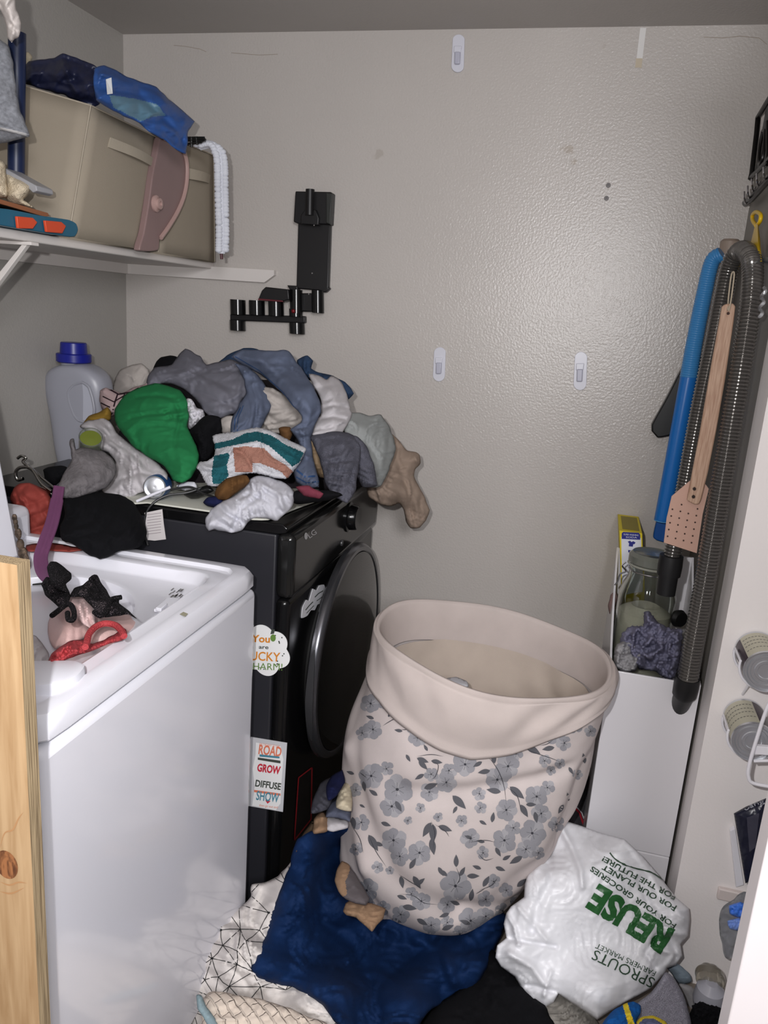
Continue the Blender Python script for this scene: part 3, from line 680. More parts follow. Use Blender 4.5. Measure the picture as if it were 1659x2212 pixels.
# ---- beige fabric bins
BIN = mat('beige_bin_cloth', (156, 146, 131), .9, spec=.1, bump=(500, .3, .001), var=(6, .04)); SEAM = cloth('bin_seam', (172, 162, 146))
BX = -1.115
def bin_(label, A0, A1, B0, B1, depth, rise, straps):
    a0, a1, b0, b1 = (P(*q, x=BX) for q in (A0, A1, B0, B1)); a0.z = b0.z = SZ+.001
    bk = Vector((-depth, 0, 0)); up = Vector((0, 0, rise))
    t = thing('storage_bin', label, 'storage bin', ((a0.x-depth/2), (a0.y+b0.y)/2, SZ), 'beige fabric bins on the shelf')
    mb = MB()
    N = 8
    def face(p00, p10, p01, p11, bulge):   # quad patch with slack
        g = []
        n = ((p10-p00).cross(p01-p00)).normalized()
        for i in range(N+1):
            r = []
            for j in range(N+1):
                u, v = i/N, j/N; r.append(p00.lerp(p10, u).lerp(p01.lerp(p11, u), v)+n*bulge*math.sin(math.pi*u)*math.sin(math.pi*v))
            g.append(r)
        k = len(mb.v); vs = [q for r in g for q in r]; fs = [(i*(N+1)+j, (i+1)*(N+1)+j, (i+1)*(N+1)+j+1, i*(N+1)+j+1) for i in range(N) for j in range(N)]; mb.add(vs, fs)
    face(a0, b0, a1, b1, .006); face(a0+bk, a0, a1+bk+up, a1, .006); face(b0, b0+bk, b1, b1+bk+up, .004); face(b0+bk, a0+bk, b1+bk+up, a1+bk+up, .004)
    mb.add([a0, b0, b0+bk, a0+bk], [(0, 1, 2, 3)])
    o = mb.build('bin_body', BIN, t, smooth=True, solid=.003)
    sm = MB(); 
    for p, q in ((a0, a1), (a1, b1), (a1+bk+up, a1), (b0, b1)): sm.tube([p+Vector((.003, -.001, 0)), q+Vector((.003, -.001, 0))], .0018, 6)
    for s_ in (0,):
        q = [(a1+bk+up).lerp(a1, .0)+Vector((0, -.004, -.02)), a1+Vector((.0, -.004, -.02)), a1+Vector((.004, 0, -.02)), b1+Vector((.004, 0, -.02))]
    sm.build('seam_edge', SEAM, t, smooth=True)
    for st in straps:
        q = [P(x, y, x=BX+.007) for x, y in st]; m2 = MB()
        rr = []
        for k in range(9):
            u = k/8; a, b = q[0].lerp(q[1], u), q[3].lerp(q[2], u); o_ = Vector((.012*math.sin(math.pi*u), 0, 0)); rr.append([a+o_, b+o_, b+o_-Vector((.003, 0, 0)), a+o_-Vector((.003, 0, 0))])
        m2.loft(rr).build('handle_strap', SEAM, t, smooth=True)
        x_ = MB(); vs, fs = strip([st[0], (st[3][0]+20, st[3][1]+6)], 1.6); x_.add([P(a, b, x=BX+.0125) for a, b in vs], fs)
    return t
bin_('large beige fabric bin nearer the camera, blue bags on top', (146, 512), (194, 228), (303, 541), (345, 300),   .27, .062, [[(240, 297), (338, 346), (334, 363), (234, 318)]])
bin_('smaller beige fabric bin at the back corner of the shelf', (340, 551), (350, 290), (462, 570), (460, 335), .26, .0, [[(398, 361), (455, 378), (452, 396), (398, 385)]])
# ---- dusty pink rounded tub wedged between
PK = mat('dusty_pink_plastic', (138, 114, 112), .4, var=(8, .05))
outl = smooth_loop([(348, 296), (378, 306), (396, 330), (402, 372), (399, 410), (385, 452), (366, 486), (346, 512), (342, 541), (302, 541), (312, 500), (322, 440), (330, 380), (340, 330)], 6)
tb = thing('plastic_tub', 'dusty pink rounded plastic tub wedged between the beige bins', 'tub', P(345, 540, x=BX+.01))
q = [P(x, y, x=BX+.020) for x, y in outl]; MB().prism(q, (-.018, 0, 0)).build('tub_wall', PK, tb, bevel=.003)
rim = [P(x, y, x=BX+.022) for x, y in [(352, 298), (384, 308), (401, 340), (404, 380), (398, 420), (384, 456), (364, 490), (347, 514)]]
MB().tube(rim, .006, 8, smooth=5).build('tub_rim', mat('dusty_pink_light', (176, 146, 140), .35), tb, smooth=True)
kp = P(336, 440, x=BX+.020)
MB().lathe(kp, [(0, 0), (.020, 0), (.020, .004), (.014, .008), (.013, .014), (.006, .015), (.005, .009), (0, .009)], (1, 0, 0), 24, cap=False).build('tub_knob', mat('dusty_pink_light', 0), tb, smooth=True)
# ---- bags and cloth on top of the bins
NAVYC = mat('navy_nylon', (26, 30, 56), .45, bump=(60, .3), var=(12, .2)); ROY = mat('royal_blue_nylon', (44, 80, 142), .42, spec=.4, bump=(60, .25), var=(14, .12)); TEAL = mat('pale_teal_nylon', (88, 122, 142), .45, bump=(60, .25), var=(14, .1))
lump('bag', [(50, 150), (62, 132), (100, 128), (118, 124), (135, 115), (158, 122), (200, 140), (228, 160), (222, 190), (214, 225), (196, 232), (150, 210), (100, 195), (50, 180)], ('y', 1.66), NAVYC, 'dark navy nylon bag crumpled on the nearer beige bin', 'bag', bulge=.05, R=40, facet=(40, .016), creases=[([(140, 140), (150, 170), (165, 200)], 6, .012)], seed=3)
rb = lump('bag', [(205, 148), (225, 142), (250, 150), (275, 165), (310, 178), (340, 190), (365, 215), (395, 238), (420, 262), (408, 285), (402, 332), (385, 325), (355, 303), (322, 285), (300, 265), (262, 250), (225, 228), (208, 215), (203, 180)],
     [(210, 180, 'y', 1.62), (400, 320, 'y', 1.86), (420, 260, 'y', 1.95)], [ROY, TEAL], 'bright royal blue nylon bag with white tag draped over the bin', 'bag', bulge=.045, R=34,
     facet=(46, .016), creases=[([(250, 195), (300, 205), (350, 250), (395, 300)], 7, -.014), ([(225, 160), (280, 180), (340, 205), (400, 260)], 9, .014), ([(300, 265), (350, 270), (400, 300)], 6, .012)], seed=7,
     paint=[([(236, 206), (262, 208), (300, 215), (340, 225), (358, 250), (330, 252), (305, 262), (280, 250), (245, 232)], 1)])
bv = bvh_of(rb); 
tg = MB(); tg.prism([Vector(cast(bv, x, y, .004) or P(x, y, y=1.6)) for x, y in [(228, 172), (240, 169), (242, 203), (231, 205)]], (0, .002, 0)); tg.build('tag', mat('tag_white', (226, 228, 230), .6), rb) if False else None
t_ = MB(); t_.add([cast(bv, x, y, .003) for x, y in [(228, 172), (240, 169), (242, 203), (231, 205)]], [(0, 1, 2, 3)]); o = t_.build('tag', mat('tag_white', (226, 228, 230), .6), rb, solid=.001)
# pale cream tips behind the navy bag
lump('towel', [(50, 118), (60, 113), (70, 125), (66, 140), (50, 140)], ('y', 1.72), cloth('cream_terry', (196, 184, 160)), 'small corner of cream cloth behind the navy bag', 'towel', bulge=.01, R=8, step=3)
# black hair clip and white braided duster
cl = MB(); BK = mat('black_plastic', (16, 16, 17), .35)
cy_ = 1.95
for a, b in (((398, 298), (442, 298)), ((400, 312), (436, 306)), ((414, 296), (414, 318)), ((424, 295), (426, 312)), ((436, 298), (444, 303)), ((402, 303), (440, 303))): cl.tube([P(*a, y=cy_), P(*b, y=cy_)], .0035, 8)
cl.build('claw_clip', BK, None, 'small black plastic claw clip on the blue bag edge', 'clip', smooth=True)
DU = cloth('white_chenille', (206, 208, 216)); rp = MB(); path = spline([P(x, y, y=1.98) for x, y in [(432, 316), (452, 312), (468, 322), (476, 350), (477, 400), (478, 450), (479, 500), (478, 548)]], 8)
rp.tube(path, .010, 8)
ln = [0]; 
for a, b in zip(path, path[1:]): ln.append(ln[-1]+(b-a).length)
rnd = random.Random(5); n = 46
dw = thing('duster', 'white bobbly chenille duster hanging beside the rear bin', 'duster', path[-1])
rp.build('core', DU, dw, smooth=True)
bl = MB()
for k in range(n):
    d_ = ln[-1]*k/n; i = max(j for j in range(len(ln)) if ln[j] <= d_); p = path[i].lerp(path[min(i+1, len(path)-1)], (d_-ln[i])/max(1e-6, (ln[min(i+1, len(ln)-1)]-ln[i])))
    for s_ in range(3):
        a = k*2.1+s_*2.09; bl.ball(p+Vector((math.cos(a)*.011, math.sin(a)*.009, rnd.uniform(-.003, .003))), .0085, seg=6, sc=(1.2, 1, .8))
bl.build('bobbles', DU, dw, smooth=True, kind='stuff')
MB().tube([P(478, 548, y=1.98), P(479, 560, y=1.98)], .004, 8).build('tip', mat('dark_red_tip', (70, 24, 34), .5), dw, smooth=True)
# ---- things at the near end of the shelf
NV = mat('navy_pole', (22, 34, 66), .4)
a, b = P(37, 70, y=1.47), P(35, 380, y=1.47); b = a+(b-a)*((a.z-SZ-.002)/(a.z-b.z)); MB().tube([b, a], .0165, 20).build('pole', NV, None, 'navy blue tube standing upright beside the grey felt bag', 'tube', smooth=True)
FE = cloth('grey_felt', (128, 130, 136), var=(160, .22))
fb = thing('felt_basket', 'grey felt basket hanging over the shelf at the upper left', 'basket', P(0, 312, y=1.36))
f_ = lump('basket_body', [(-90, 20), (-30, 60), (6, 88), (20, 100), (30, 150), (36, 200), (46, 245), (64, 290), (60, 296), (30, 304), (0, 311), (-40, 318), (-90, 322)], ('y', 1.38), [FE], bulge=.09, R=70, creases=[([(-90, 262), (0, 277), (62, 293)], 3, .006)], seed=5, parent=fb, back=.1)
decal(f_, bvh_of(f_), [strip([(-60, 267), (0, 277), (40, 286), (62, 293)], 5)], cloth('felt_seam', (170, 168, 168)), off=.001)
lump('towel', [(-60, -40), (26, -30), (36, 20), (46, 50), (42, 80), (33, 84), (26, 92), (16, 84), (14, 60), (0, 22), (-40, 0)], ('y', 1.33), cloth('white_fleece', (206, 198, 194)), 'white fleece corner spilling over the grey felt basket', 'towel', bulge=.04, R=24, folds=[(30, 24, .008)], creases=[([(0, 10), (20, 50), (40, 70)], 5, -.01)])
CR_ = cloth('cream_boucle', (204, 190, 166), bump=(300, .9, .004), var=(120, .12))
lump('towel', [(-60, 356), (0, 346), (12, 358), (16, 395), (14, 428), (-60, 420)], ('y', 1.40), CR_, 'cream knitted towel roll at the left image edge on the shelf', 'towel', bulge=.05, R=20, seed=2, fine=.004)
lump('towel', [(10, 372), (35, 382), (66, 400), (64, 420), (52, 432), (70, 448), (20, 438), (10, 425)], ('y', 1.42), CR_, 'second cream knitted towel beside the grey tray edge', 'towel', bulge=.04, R=18, seed=3, fine=.004)
q = [P(x, y, y=1.412) for x, y in [(8, 362), (78, 401), (80, 412), (70, 416), (62, 408), (10, 378)]]; MB().prism(q, (0, .05, 0)).build('tray', mat('grey_tray', (150, 150, 154), .4), None, 'light grey plastic tray edge tucked over the cream towels', 'tray', bevel=.002)
q = [P(x, y, x=SX+.022) for x, y in [(-40, 424), (0, 430), (104, 460), (107, 466), (98, 469), (0, 440), (-40, 436)]]; MB().prism(q, (-.12, 0, 0)).build('wooden_board', mat('brown_wood_board', (140, 88, 58), .5), None, 'thin reddish brown wooden board on the teal case', 'board', bevel=.001)
cs = thing('tool_case', 'teal plastic tool case with two orange latches on the shelf', 'case', P(70, 505, y=1.32))
TC = mat('teal_case', (30, 92, 118), .4, var=(10, .06)); OR = mat('orange_latch', (206, 74, 40), .4)
xc = SX+.028
q = [P(x, y, x=xc) for x, y in smooth_loop([(-60, 446), (20, 452), (90, 466), (150, 475), (165, 483), (169, 497), (162, 511), (135, 511), (40, 500), (-60, 492)], 6)]; zmin = min(p.z for p in q); 
for p in q: p.z = max(p.z, SZ+.001)
MB().prism(q, (-.16, 0, 0)).build('case_body', TC, cs, bevel=.004)
for L_ in ([(31, 467), (66, 470), (76, 480), (66, 494), (34, 493)], [(92, 476), (128, 479), (138, 488), (130, 504), (96, 501)]):
    q = [P(x, y, x=xc+.001) for x, y in L_]; MB().prism(q, (.006, 0, 0)).build('latch', OR, cs, bevel=.0015)
q = [P(x, y, z=SZ+.003) for x, y in [(60, 503), (150, 509), (230, 527), (150, 516)]]; MB().prism([P(120, 508, z=SZ+.001), P(240, 529, z=SZ+.001), P(240, 529, z=SZ+.001)+Vector((-.12, 0, 0)), P(120, 508, z=SZ+.001)+Vector((-.1, 0, 0))], (0, 0, .004)).build('folder', mat('blue_folder', (24, 62, 110), .4), None, 'thin dark blue folder flat under the nearer beige bin', 'folder')

# ================================================================== things on the back wall
CL = mat('clear_white_plastic', (222, 222, 232), .3, trans=.15)
def adhesive_hook(x0, x1, y0, y1, label, dark=False):
    cx_, w_ = (x0+x1)/2, (x1-x0)/2; y = D
    t = thing('adhesive_hook', label, 'hook', P(cx_, (y0+y1)/2, y=D), 'clear adhesive hooks on the back wall')
    lean = (y1-y0)*.028
    ol = []
    for k in range(24):
        a = math.pi*2*k/24; yy = (y0+w_) if math.sin(a) < 0 else (y1-w_); ol.append((cx_+w_*math.cos(a)+(lean if math.sin(a) < 0 else -lean)/2, yy+w_*math.sin(a)))
    MB().prism([P(a, b, y=D-.005) for a, b in ol], (0, .005, 0)).build('plate', CL, t, bevel=.001)
    h = (y1-y0); xa = cx_-1
    MB().prism([P(a, b, y=D-.013) for a, b in [(xa-w_*.5, y0+h*.45), (xa+w_*.45, y0+h*.45), (xa+w_*.35, y0+h*.78), (xa-w_*.55, y0+h*.78)]], (0, .008, 0)).build('hook_tongue', mat('hook_grey_plastic', (178, 178, 192), .35), t, bevel=.003)
    MB().prism([P(a, b, y=D-.009) for a, b in [(xa-w_*.6, y0+h*.30), (xa+w_*.65, y0+h*.30), (xa+w_*.5, y0+h*.48), (xa-w_*.65, y0+h*.48)]], (0, .005, 0)).build('neck', CL, t, bevel=.002)
adhesive_hook(976, 1003, 74, 156, 'clear adhesive hook high up near the ceiling')
adhesive_hook(936, 962, 750, 824, 'lower left clear adhesive hook on the back wall')
adhesive_hook(1240, 1268, 760, 843, 'lower right clear adhesive hook on the shiny wall patch')
MB().prism([P(a, b, y=D-.001) for a, b in [(1383, 60), (1396, 60), (1388, 126), (1375, 126)]], (0, .001, 0)).build('adhesive_strip', mat('strip_white', (214, 212, 210), .5), None, 'bare white adhesive strip stuck below the ceiling', 'strip')
MB().prism([P(a, b, y=D-.0008) for a, b in [(1374, 126), (1388, 126), (1386, 146), (1372, 146)]], (0, .0008, 0)).build('adhesive_residue', mat('residue_tan', (190, 178, 158), .7), None, 'tan leftover adhesive square below the white strip', 'residue')
for x, y, l in ((1314, 400, 'upper small grey screw anchor in the back wall'), (1310, 428, 'lower small grey screw anchor in the back wall')):
    c = P(x, y, y=D-.002); MB().lathe(c, [(0, 0), (.0055, 0), (.0062, -.002), (0, -.002)] if False else [(.0062, .002), (.0055, 0), (.002, -.0002), (.0015, .001)], (0, 1, 0), 16).build('wall_anchor', mat('anchor_grey', (112, 108, 108), .5), None, l, 'screw anchor', 'grey screw anchors')
# vacuum dock
vd = thing('vacuum_dock', 'tall black plastic vacuum docking bracket on the back wall', 'wall dock', P(678, 540, y=D))
BD = mat('dock_black', (20, 19, 21), .42); YD = D-.03
def dz(x, y): return (480+x/5.53, 380+y/5.53)
def dpr(name, pts, y0, th, m, par, bev=.003): return MB().prism([P(*dz(*p), y=y0) for p in pts], (0, th, 0)).build(name, m, par, bevel=bev)
dpr('back_plate', [(905, 560), (1290, 575), (1265, 1330), (1285, 1345), (1230, 1395), (1160, 1370), (880, 1345), (885, 1310)], D-.02, .02, BD, vd)
dpr('bracket_head', [(872, 182), (1290, 190), (1312, 205), (1292, 585), (1250, 578), (905, 570), (850, 548)], D-.032, .032, BD, vd)
dpr('head_side', [(1240, 200), (1312, 208), (1290, 580), (1240, 560)], D-.040, .012, mat('dock_grey', (42, 44, 42), .45), vd, .002)
MB().tube([P(*dz(1045, 470), y=D-.045), P(*dz(1050, 160), y=D-.045)], .0125, 20).build('cradle_post', BD, vd, smooth=True)
dpr('cradle_foot', [(935, 470), (985, 400), (1115, 400), (1155, 500), (1150, 590), (935, 575)], D-.046, .02, BD, vd)
for x, y in ((1098, 590), (1075, 1163), (1035, 1412)): MB().lathe(P(*dz(x, y), y=D-.0505 if y < 600 else D-.022), [(0, -.001), (.0018, -.001), (.0022, .002)], (0, 1, 0), 10, cap=False).build('screw', mat('screw_zinc', (180, 180, 180), .3, metal=1.), vd, smooth=True)
def clip(x0, x1, y0, y1, par, yc=D-.022, m=BD):
    a, b = P(*dz((x0+x1)/2, y1), y=yc), P(*dz((x0+x1)/2-4, y0), y=yc); r = (P(*dz(x1, y0), y=yc)-P(*dz(x0, y0), y=yc)).length/2
    # open-backed tube with wall thickness
    rg = []
    for p in (a, b):
        ring = []
        for k in range(17): t = math.radians(-200+220*k/16); ring.append(p+Vector((r*math.cos(t), r*math.sin(t), 0)))
        for k in range(17): t = math.radians(20-220*k/16); ring.append(p+Vector((r*.84*math.cos(t), r*.84*math.sin(t), 0)))
        rg.append(ring)
    return MB().loft(rg).build('clip', m, par, smooth=True)
DG = mat('dock_gloss', (14, 14, 15), .2)
clip(815, 960, 1360, 1640, vd, D-.026, DG); clip(1075, 1215, 1370, 1635, vd, D-.026, DG)
dpr('lower_bridge', [(955, 1400), (1100, 1400), (1090, 1625), (955, 1620)], D-.02, .02, BD, vd)
dpr('dock_wing', [(770, 1305), (900, 1312), (900, 1420), (815, 1420), (800, 1350)], D-.025, .025, BD, vd)
ah = thing('attachment_holder', 'black row of clips for vacuum attachments below the dock', 'clip holder', P(578, 685, y=D))
dpr('rail', [(92, 1648), (985, 1675), (985, 1760), (92, 1725)], D-.02, .02, BD, ah)
for x0, x1, y0, y1 in ((105, 275, 1478, 1655), (330, 505, 1488, 1660), (560, 735, 1500, 1672), (100, 275, 1725, 1845), (808, 985, 1755, 1885), (808, 960, 1590, 1680)): clip(x0, x1, y0, y1, ah, D-.022, DG)
MB().ball(P(*dz(850, 1615), y=D-.044), .006, seg=8).build('red_stop', mat('dark_red_plastic', (110, 10, 20), .4), ah, smooth=True)
wn = thing('vacuum_attachment', 'small black vacuum tool with a dark red edge resting on the clips', 'vacuum tool', P(600, 648, y=D-.03))
dpr('tool_body', [(425, 1480), (470, 1370), (515, 1325), (790, 1355), (800, 1480), (720, 1500)], D-.055, .045, BD, wn)
dpr('red_edge', [(430, 1462), (720, 1488), (725, 1506), (425, 1484)], D-.057, .01, mat('maroon_edge', (92, 34, 42), .4), wn, .001)

# ================================================================== right wall: hoses and tools
def px_path(pts, n=8): return spline([P(x, y, **{a: v}) for x, y, a, v in pts], n)
def corrugated(path, r0, r1, pitch, amp, seg=20):
    ln = [0]
    for a, b in zip(path, path[1:]): ln.append(ln[-1]+(b-a).length)
    n = int(ln[-1]/pitch)*5; pts = []; rs = []; j = 0
    for k in range(n+1):
        d_ = ln[-1]*k/n
        while j < len(ln)-2 and ln[j+1] < d_: j += 1
        pts.append(path[j].lerp(path[j+1], (d_-ln[j])/(ln[j+1]-ln[j]))); u = k/n
        rs.append((r0+(r1-r0)*u)-amp*(1-(math.sin(math.pi*k/5)**2)**.6))
    return pts, rs
SV = mat('smoky_hose', (104, 101, 98), .18, metal=.6, coat=.4)
hs = thing('vacuum_hose', 'smoky grey corrugated vacuum hose looped over a hook on the right', 'hose', P(1600, 560, x=.3))
path = px_path([(1450, 1212, 'y', 1.80), (1474, 1085, 'y', 1.83), (1508, 900, 'y', 1.86), (1543, 735, 'y', 1.89), (1562, 640, 'y', 1.91), (1578, 572, 'x', .262), (1602, 541, 'x', .275), (1624, 566, 'x', .285), (1623, 640, 'x', .288), (1606, 760, 'x', .288), (1588, 870, 'x', .288), (1556, 1060, 'x', .288), (1524, 1250, 'x', .288), (1497, 1400, 'x', .288), (1484, 1475, 'x', .288)], 10)
pts, rs = corrugated(path, .0195, .0225, .0072, .0032)
MB().tube(pts, rs, 20).build('hose_tube', SV, hs, smooth=True)
BC = mat('black_cuff', (22, 22, 24), .45)
for (a, b, c, r, ya) in (((1451, 1200), (1444, 1242), (1438, 1283), .0255, dict(y=1.795)), ((1486, 1462), (1478, 1500), (1466, 1530), .0255, dict(x=.288))):
    A, B, C_ = P(*a, **ya), P(*b, **ya), P(*c, **ya)
    MB().tube([A, A.lerp(B, .5), B, B+(C_-B)*.02, C_, C_+(B-C_)*.2], [r, r*1.04, r*1.0, r*.84, r*.80, r*.6], 24).build('cuff', BC, hs, smooth=True)
nd = thing('pool_noodle_tube', 'bright blue ribbed plastic tube hanging left of the grey hose', 'tube', P(1500, 760, y=2.16))
BLU = mat('blue_tube', (30, 110, 190), .3, spec=.5)
path = px_path([(1560, 548, 'y', 2.14), (1538, 566, 'y', 2.15), (1520, 640, 'y', 2.16), (1500, 740, 'y', 2.16), (1487, 815, 'y', 2.16)], 10); pts, rs = corrugated(path, .0185, .0215, .0055, .0012)
MB().tube(pts, rs, 20).build('ribbed_part', mat('blue_tube_light', (64, 136, 196), .3), nd, smooth=True)
path = px_path([(1488, 812, 'y', 2.16), (1466, 930, 'y', 2.16), (1444, 1050, 'y', 2.16), (1430, 1124, 'y', 2.16)], 8); MB().tube(path, .0205, 24, cap=True).build('smooth_part', BLU, nd, smooth=True)
e = path[-1]; dv = (path[-1]-path[-2]).normalized(); MB().lathe(e, [(.0205, -.001), (.0205, .002), (.015, .003), (.014, -.01), (0, -.01)], tuple(dv), 24, cap=False).build('open_end', mat('blue_tube_end', (90, 160, 214), .4), nd, smooth=True)
MB().prism([P(x, y, y=2.22) for x, y in smooth_loop([(1424, 1112), (1455, 1110), (1462, 1150), (1452, 1176), (1434, 1172), (1411, 1162)], 8)], (0, .02, 0)).build('dustpan', mat('blue_dustpan', (22, 84, 160), .4), None, 'blue plastic dustpan edge showing below the blue tube', 'dustpan', bevel=.003)
MB().lathe(P(1574, 548, y=2.2), [(.0, .035), (.018, .034), (.024, .028), (.025, -.02), (.0, -.02)], (0, 0, 1), 24, cap=False).build('handle_cap', mat('beige_cap', (150, 134, 122), .5), None, 'beige rounded handle cap behind the top of the hoses', 'cap', smooth=True)
MB().prism([P(x, y, y=2.21) for x, y in smooth_loop([(1482, 782), (1530, 770), (1578, 760), (1582, 775), (1566, 850), (1545, 880), (1500, 920), (1452, 940), (1420, 946), (1408, 932), (1408, 918), (1440, 860)], 10)], (0, .03, 0)).build('dustpan', BK, None, 'black plastic dustpan hanging behind the hoses', 'dustpan', bevel=.004)
MB().prism([P(x, y, y=2.19) for x, y in [(1545, 880), (1556, 885), (1543, 985), (1538, 1000), (1530, 995)]], (0, .01, 0)).build('green_handle', mat('green_plastic', (116, 132, 40), .4), None, 'olive green plastic handle glimpsed between the hoses', 'handle', bevel=.002)
# fly swatter
fs_ = thing('fly_swatter', 'wooden-handled fly swatter with a pink perforated leather pad', 'fly swatter', P(1530, 870, y=1.86))
yf = 1.725
HW = grain(mat('pale_beech', (196, 158, 132), .6), (158, 124, 102), (184, 154, 132), 8, .3, (60, 3, 3))
MB().prism([P(x, y, y=yf) for x, y in [(1560, 663), (1566, 657), (1584, 655), (1589, 662), (1586, 690), (1567, 820), (1548, 930), (1530, 1020), (1515, 1080), (1510, 1090), (1500, 1090), (1484, 1082), (1492, 1040), (1513, 930), (1535, 800)]], (0, .012, 0)).build('swatter_handle', HW, fs_, bevel=.003)
pad = MB(); pad.prism([P(x, y, y=yf+.013) for x, y in [(1490, 1039), (1524, 1046), (1531, 1056), (1518, 1110), (1505, 1195), (1434, 1172), (1440, 1120), (1451, 1072)]], (0, .003, 0))
pad = pad.build('leather_pad', mat('pink_leather', (186, 150, 134), .7, bump=(300, .2)), fs_)
dt_ = [disc(1451+c*17.2-r*2.6+ (1.5 if 1 else 0)+c*0, 1100+r*14.6+c*4.6, 2.0, n=8) for r in range(-1, 5) for c in range(4) if not (r == -1 and c in (0,)) and not (r == -1 and c == 2)]
decal(pad, bvh_of(pad), dt_, mat('pad_hole', (60, 40, 34), .8), off=.0006)
rv = MB()
for x, y in ((1500, 1056), (1498, 1073)):
    for k in range(5): a = math.pi*k/5; rv.tube([P(x-4*math.cos(a), y-4*math.sin(a), y=yf-.0012), P(x+4*math.cos(a), y+4*math.sin(a), y=yf-.0012)], .0008, 5)
rv.build('stitch', mat('dark_thread', (40, 30, 28), .8), fs_, kind='stuff')
MB().tube(px_path([(1574, 672, 'y', yf-.003), (1578, 655, 'y', yf-.002), (1583, 620, 'y', yf), (1586, 590, 'y', yf), (1580, 594, 'y', yf+.005), (1574, 640, 'y', yf+.01), (1572, 670, 'y', yf-.003)], 6), .0015, 8).build('hanging_string', cloth('jute_string', (170, 158, 140)), fs_, smooth=True)
MB().lathe(P(1573, 677, y=yf-.0005), [(0, -.0004), (.003, -.0004), (.003, .0003)], (0, 1, 0), 12, cap=False).build('hang_hole', mat('pad_hole', 0), fs_)
# metal hook that carries the hose
MB().tube(px_path([(1566, 552, 'x', .262), (1584, 562, 'x', .27), (1604, 563, 'x', .30), (1618, 558, 'x', .328)], 5), .003, 8).build('wall_hook', mat('steel_bright', (200, 200, 205), .2, metal=1.), None, 'bright steel hook wire inside the hose loop', 'hook', smooth=True)
# letter board with pegs
kr = thing('hook_rack', 'black openwork metal sign with silver hooks at the upper right', 'hook rack', P(1640, 400, x=.318))
KX = .312; FR = mat('black_metal', (20, 18, 18), .35, metal=.3)
def kz(x, y): return (1560+x/4.10, 180+y/4.10)
MB().tube([P(*kz(*p), x=KX) for p in ((560, -60), (420, 130), (318, 300), (300, 480), (262, 800), (250, 850))], .006, 8).build('frame_side', FR, kr, smooth=True)
MB().tube([P(*kz(*p), x=KX) for p in ((205, 1060), (262, 1020), (420, 840), (560, 700))], .008, 8).build('frame_bottom', FR, kr, smooth=True)
MB().tube([P(*kz(*p), x=KX) for p in ((255, 830), (330, 760), (420, 660), (560, 540))], .005, 8).build('frame_rail', FR, kr, smooth=True)
MB().prism([P(*kz(*p), x=.3298) for p in ((440, 130), (325, 300), (262, 840), (560, 600), (560, 0))], (.001, 0, 0)).build('backing', mat('rack_grey', (96, 98, 100), .4, metal=.5), kr)
MB().tube(px_path([(*kz(360, 420), 'x', KX), (*kz(335, 560), 'x', KX), (*kz(325, 700), 'x', KX), (*kz(350, 690), 'x', KX), (*kz(372, 560), 'x', KX), (*kz(378, 430), 'x', KX), (*kz(360, 420), 'x', KX)], 6), .004, 8).build('letter', FR, kr, smooth=True)
MB().tube([P(*kz(400, 340), x=KX), P(*kz(400, 720), x=KX)], .004, 8).build('letter', FR, kr, smooth=True)
for x, y in ((195, 960), (225, 910), (262, 850), (306, 800), (367, 745), (430, 690)):
    MB().tube(px_path([(*kz(x, y), 'x', KX-.02), (*kz(x+2, y+60), 'x', KX-.018), (*kz(x+14, y+105), 'x', KX-.008), (*kz(x+34, y+70), 'x', KX)], 5), .0022, 8).build('hook', mat('steel_bright', 0), kr, smooth=True)
# yellow utensil
yl = MB(); yx = .30; YE = mat('yellow_plastic', (226, 186, 20), .35)
yu = thing('yellow_hanger', 'yellow plastic tool with a loop top above the hose', 'hanging tool', P(1634, 500, x=yx))
yl.tube(px_path([(1634, 488, 'x', yx), (1626, 476, 'x', yx), (1626, 464, 'x', yx), (1634, 458, 'x', yx), (1643, 464, 'x', yx), (1642, 477, 'x', yx), (1635, 488, 'x', yx)], 6), .0042, 10).build('loop', YE, yu, smooth=True)
MB().loft([[P(x+dx, y, x=yx+dy) for dx, dy in ((-w_, 0), (-w_*.5, -.007), (w_*.5, -.007), (w_, 0), (w_*.5, .007), (-w_*.5, .007))] for x, y, w_ in ((1635, 485, 3.5), (1634, 496, 5.5), (1633, 515, 9), (1631, 535, 12), (1630, 565, 16))]).build('tool_blade', YE, yu, smooth=True)
# rail and clear twisted hanger at the frame's right edge
MB().tube([P(1640, 562, x=.31), P(1690, 562, x=.31)], .006, 10).build('rail', mat('steel_grey', (130, 140, 150), .35, metal=.6), None, 'short grey metal rail behind the hose at the right edge', 'rail', smooth=True)
mb = MB(); pth = []
for k in range(60): u = k/59; pth.append(P(1651-u*9+3.5*math.sin(u*16), 622+u*62, x=.30+.004*math.cos(u*16)))
mb.tube(pth, .0035, 8).build('twisted_tie', mat('clear_plastic', (220, 222, 226), .15, trans=.5), None, 'clear twisted plastic tie hanging right of the hose', 'plastic tie', smooth=True)

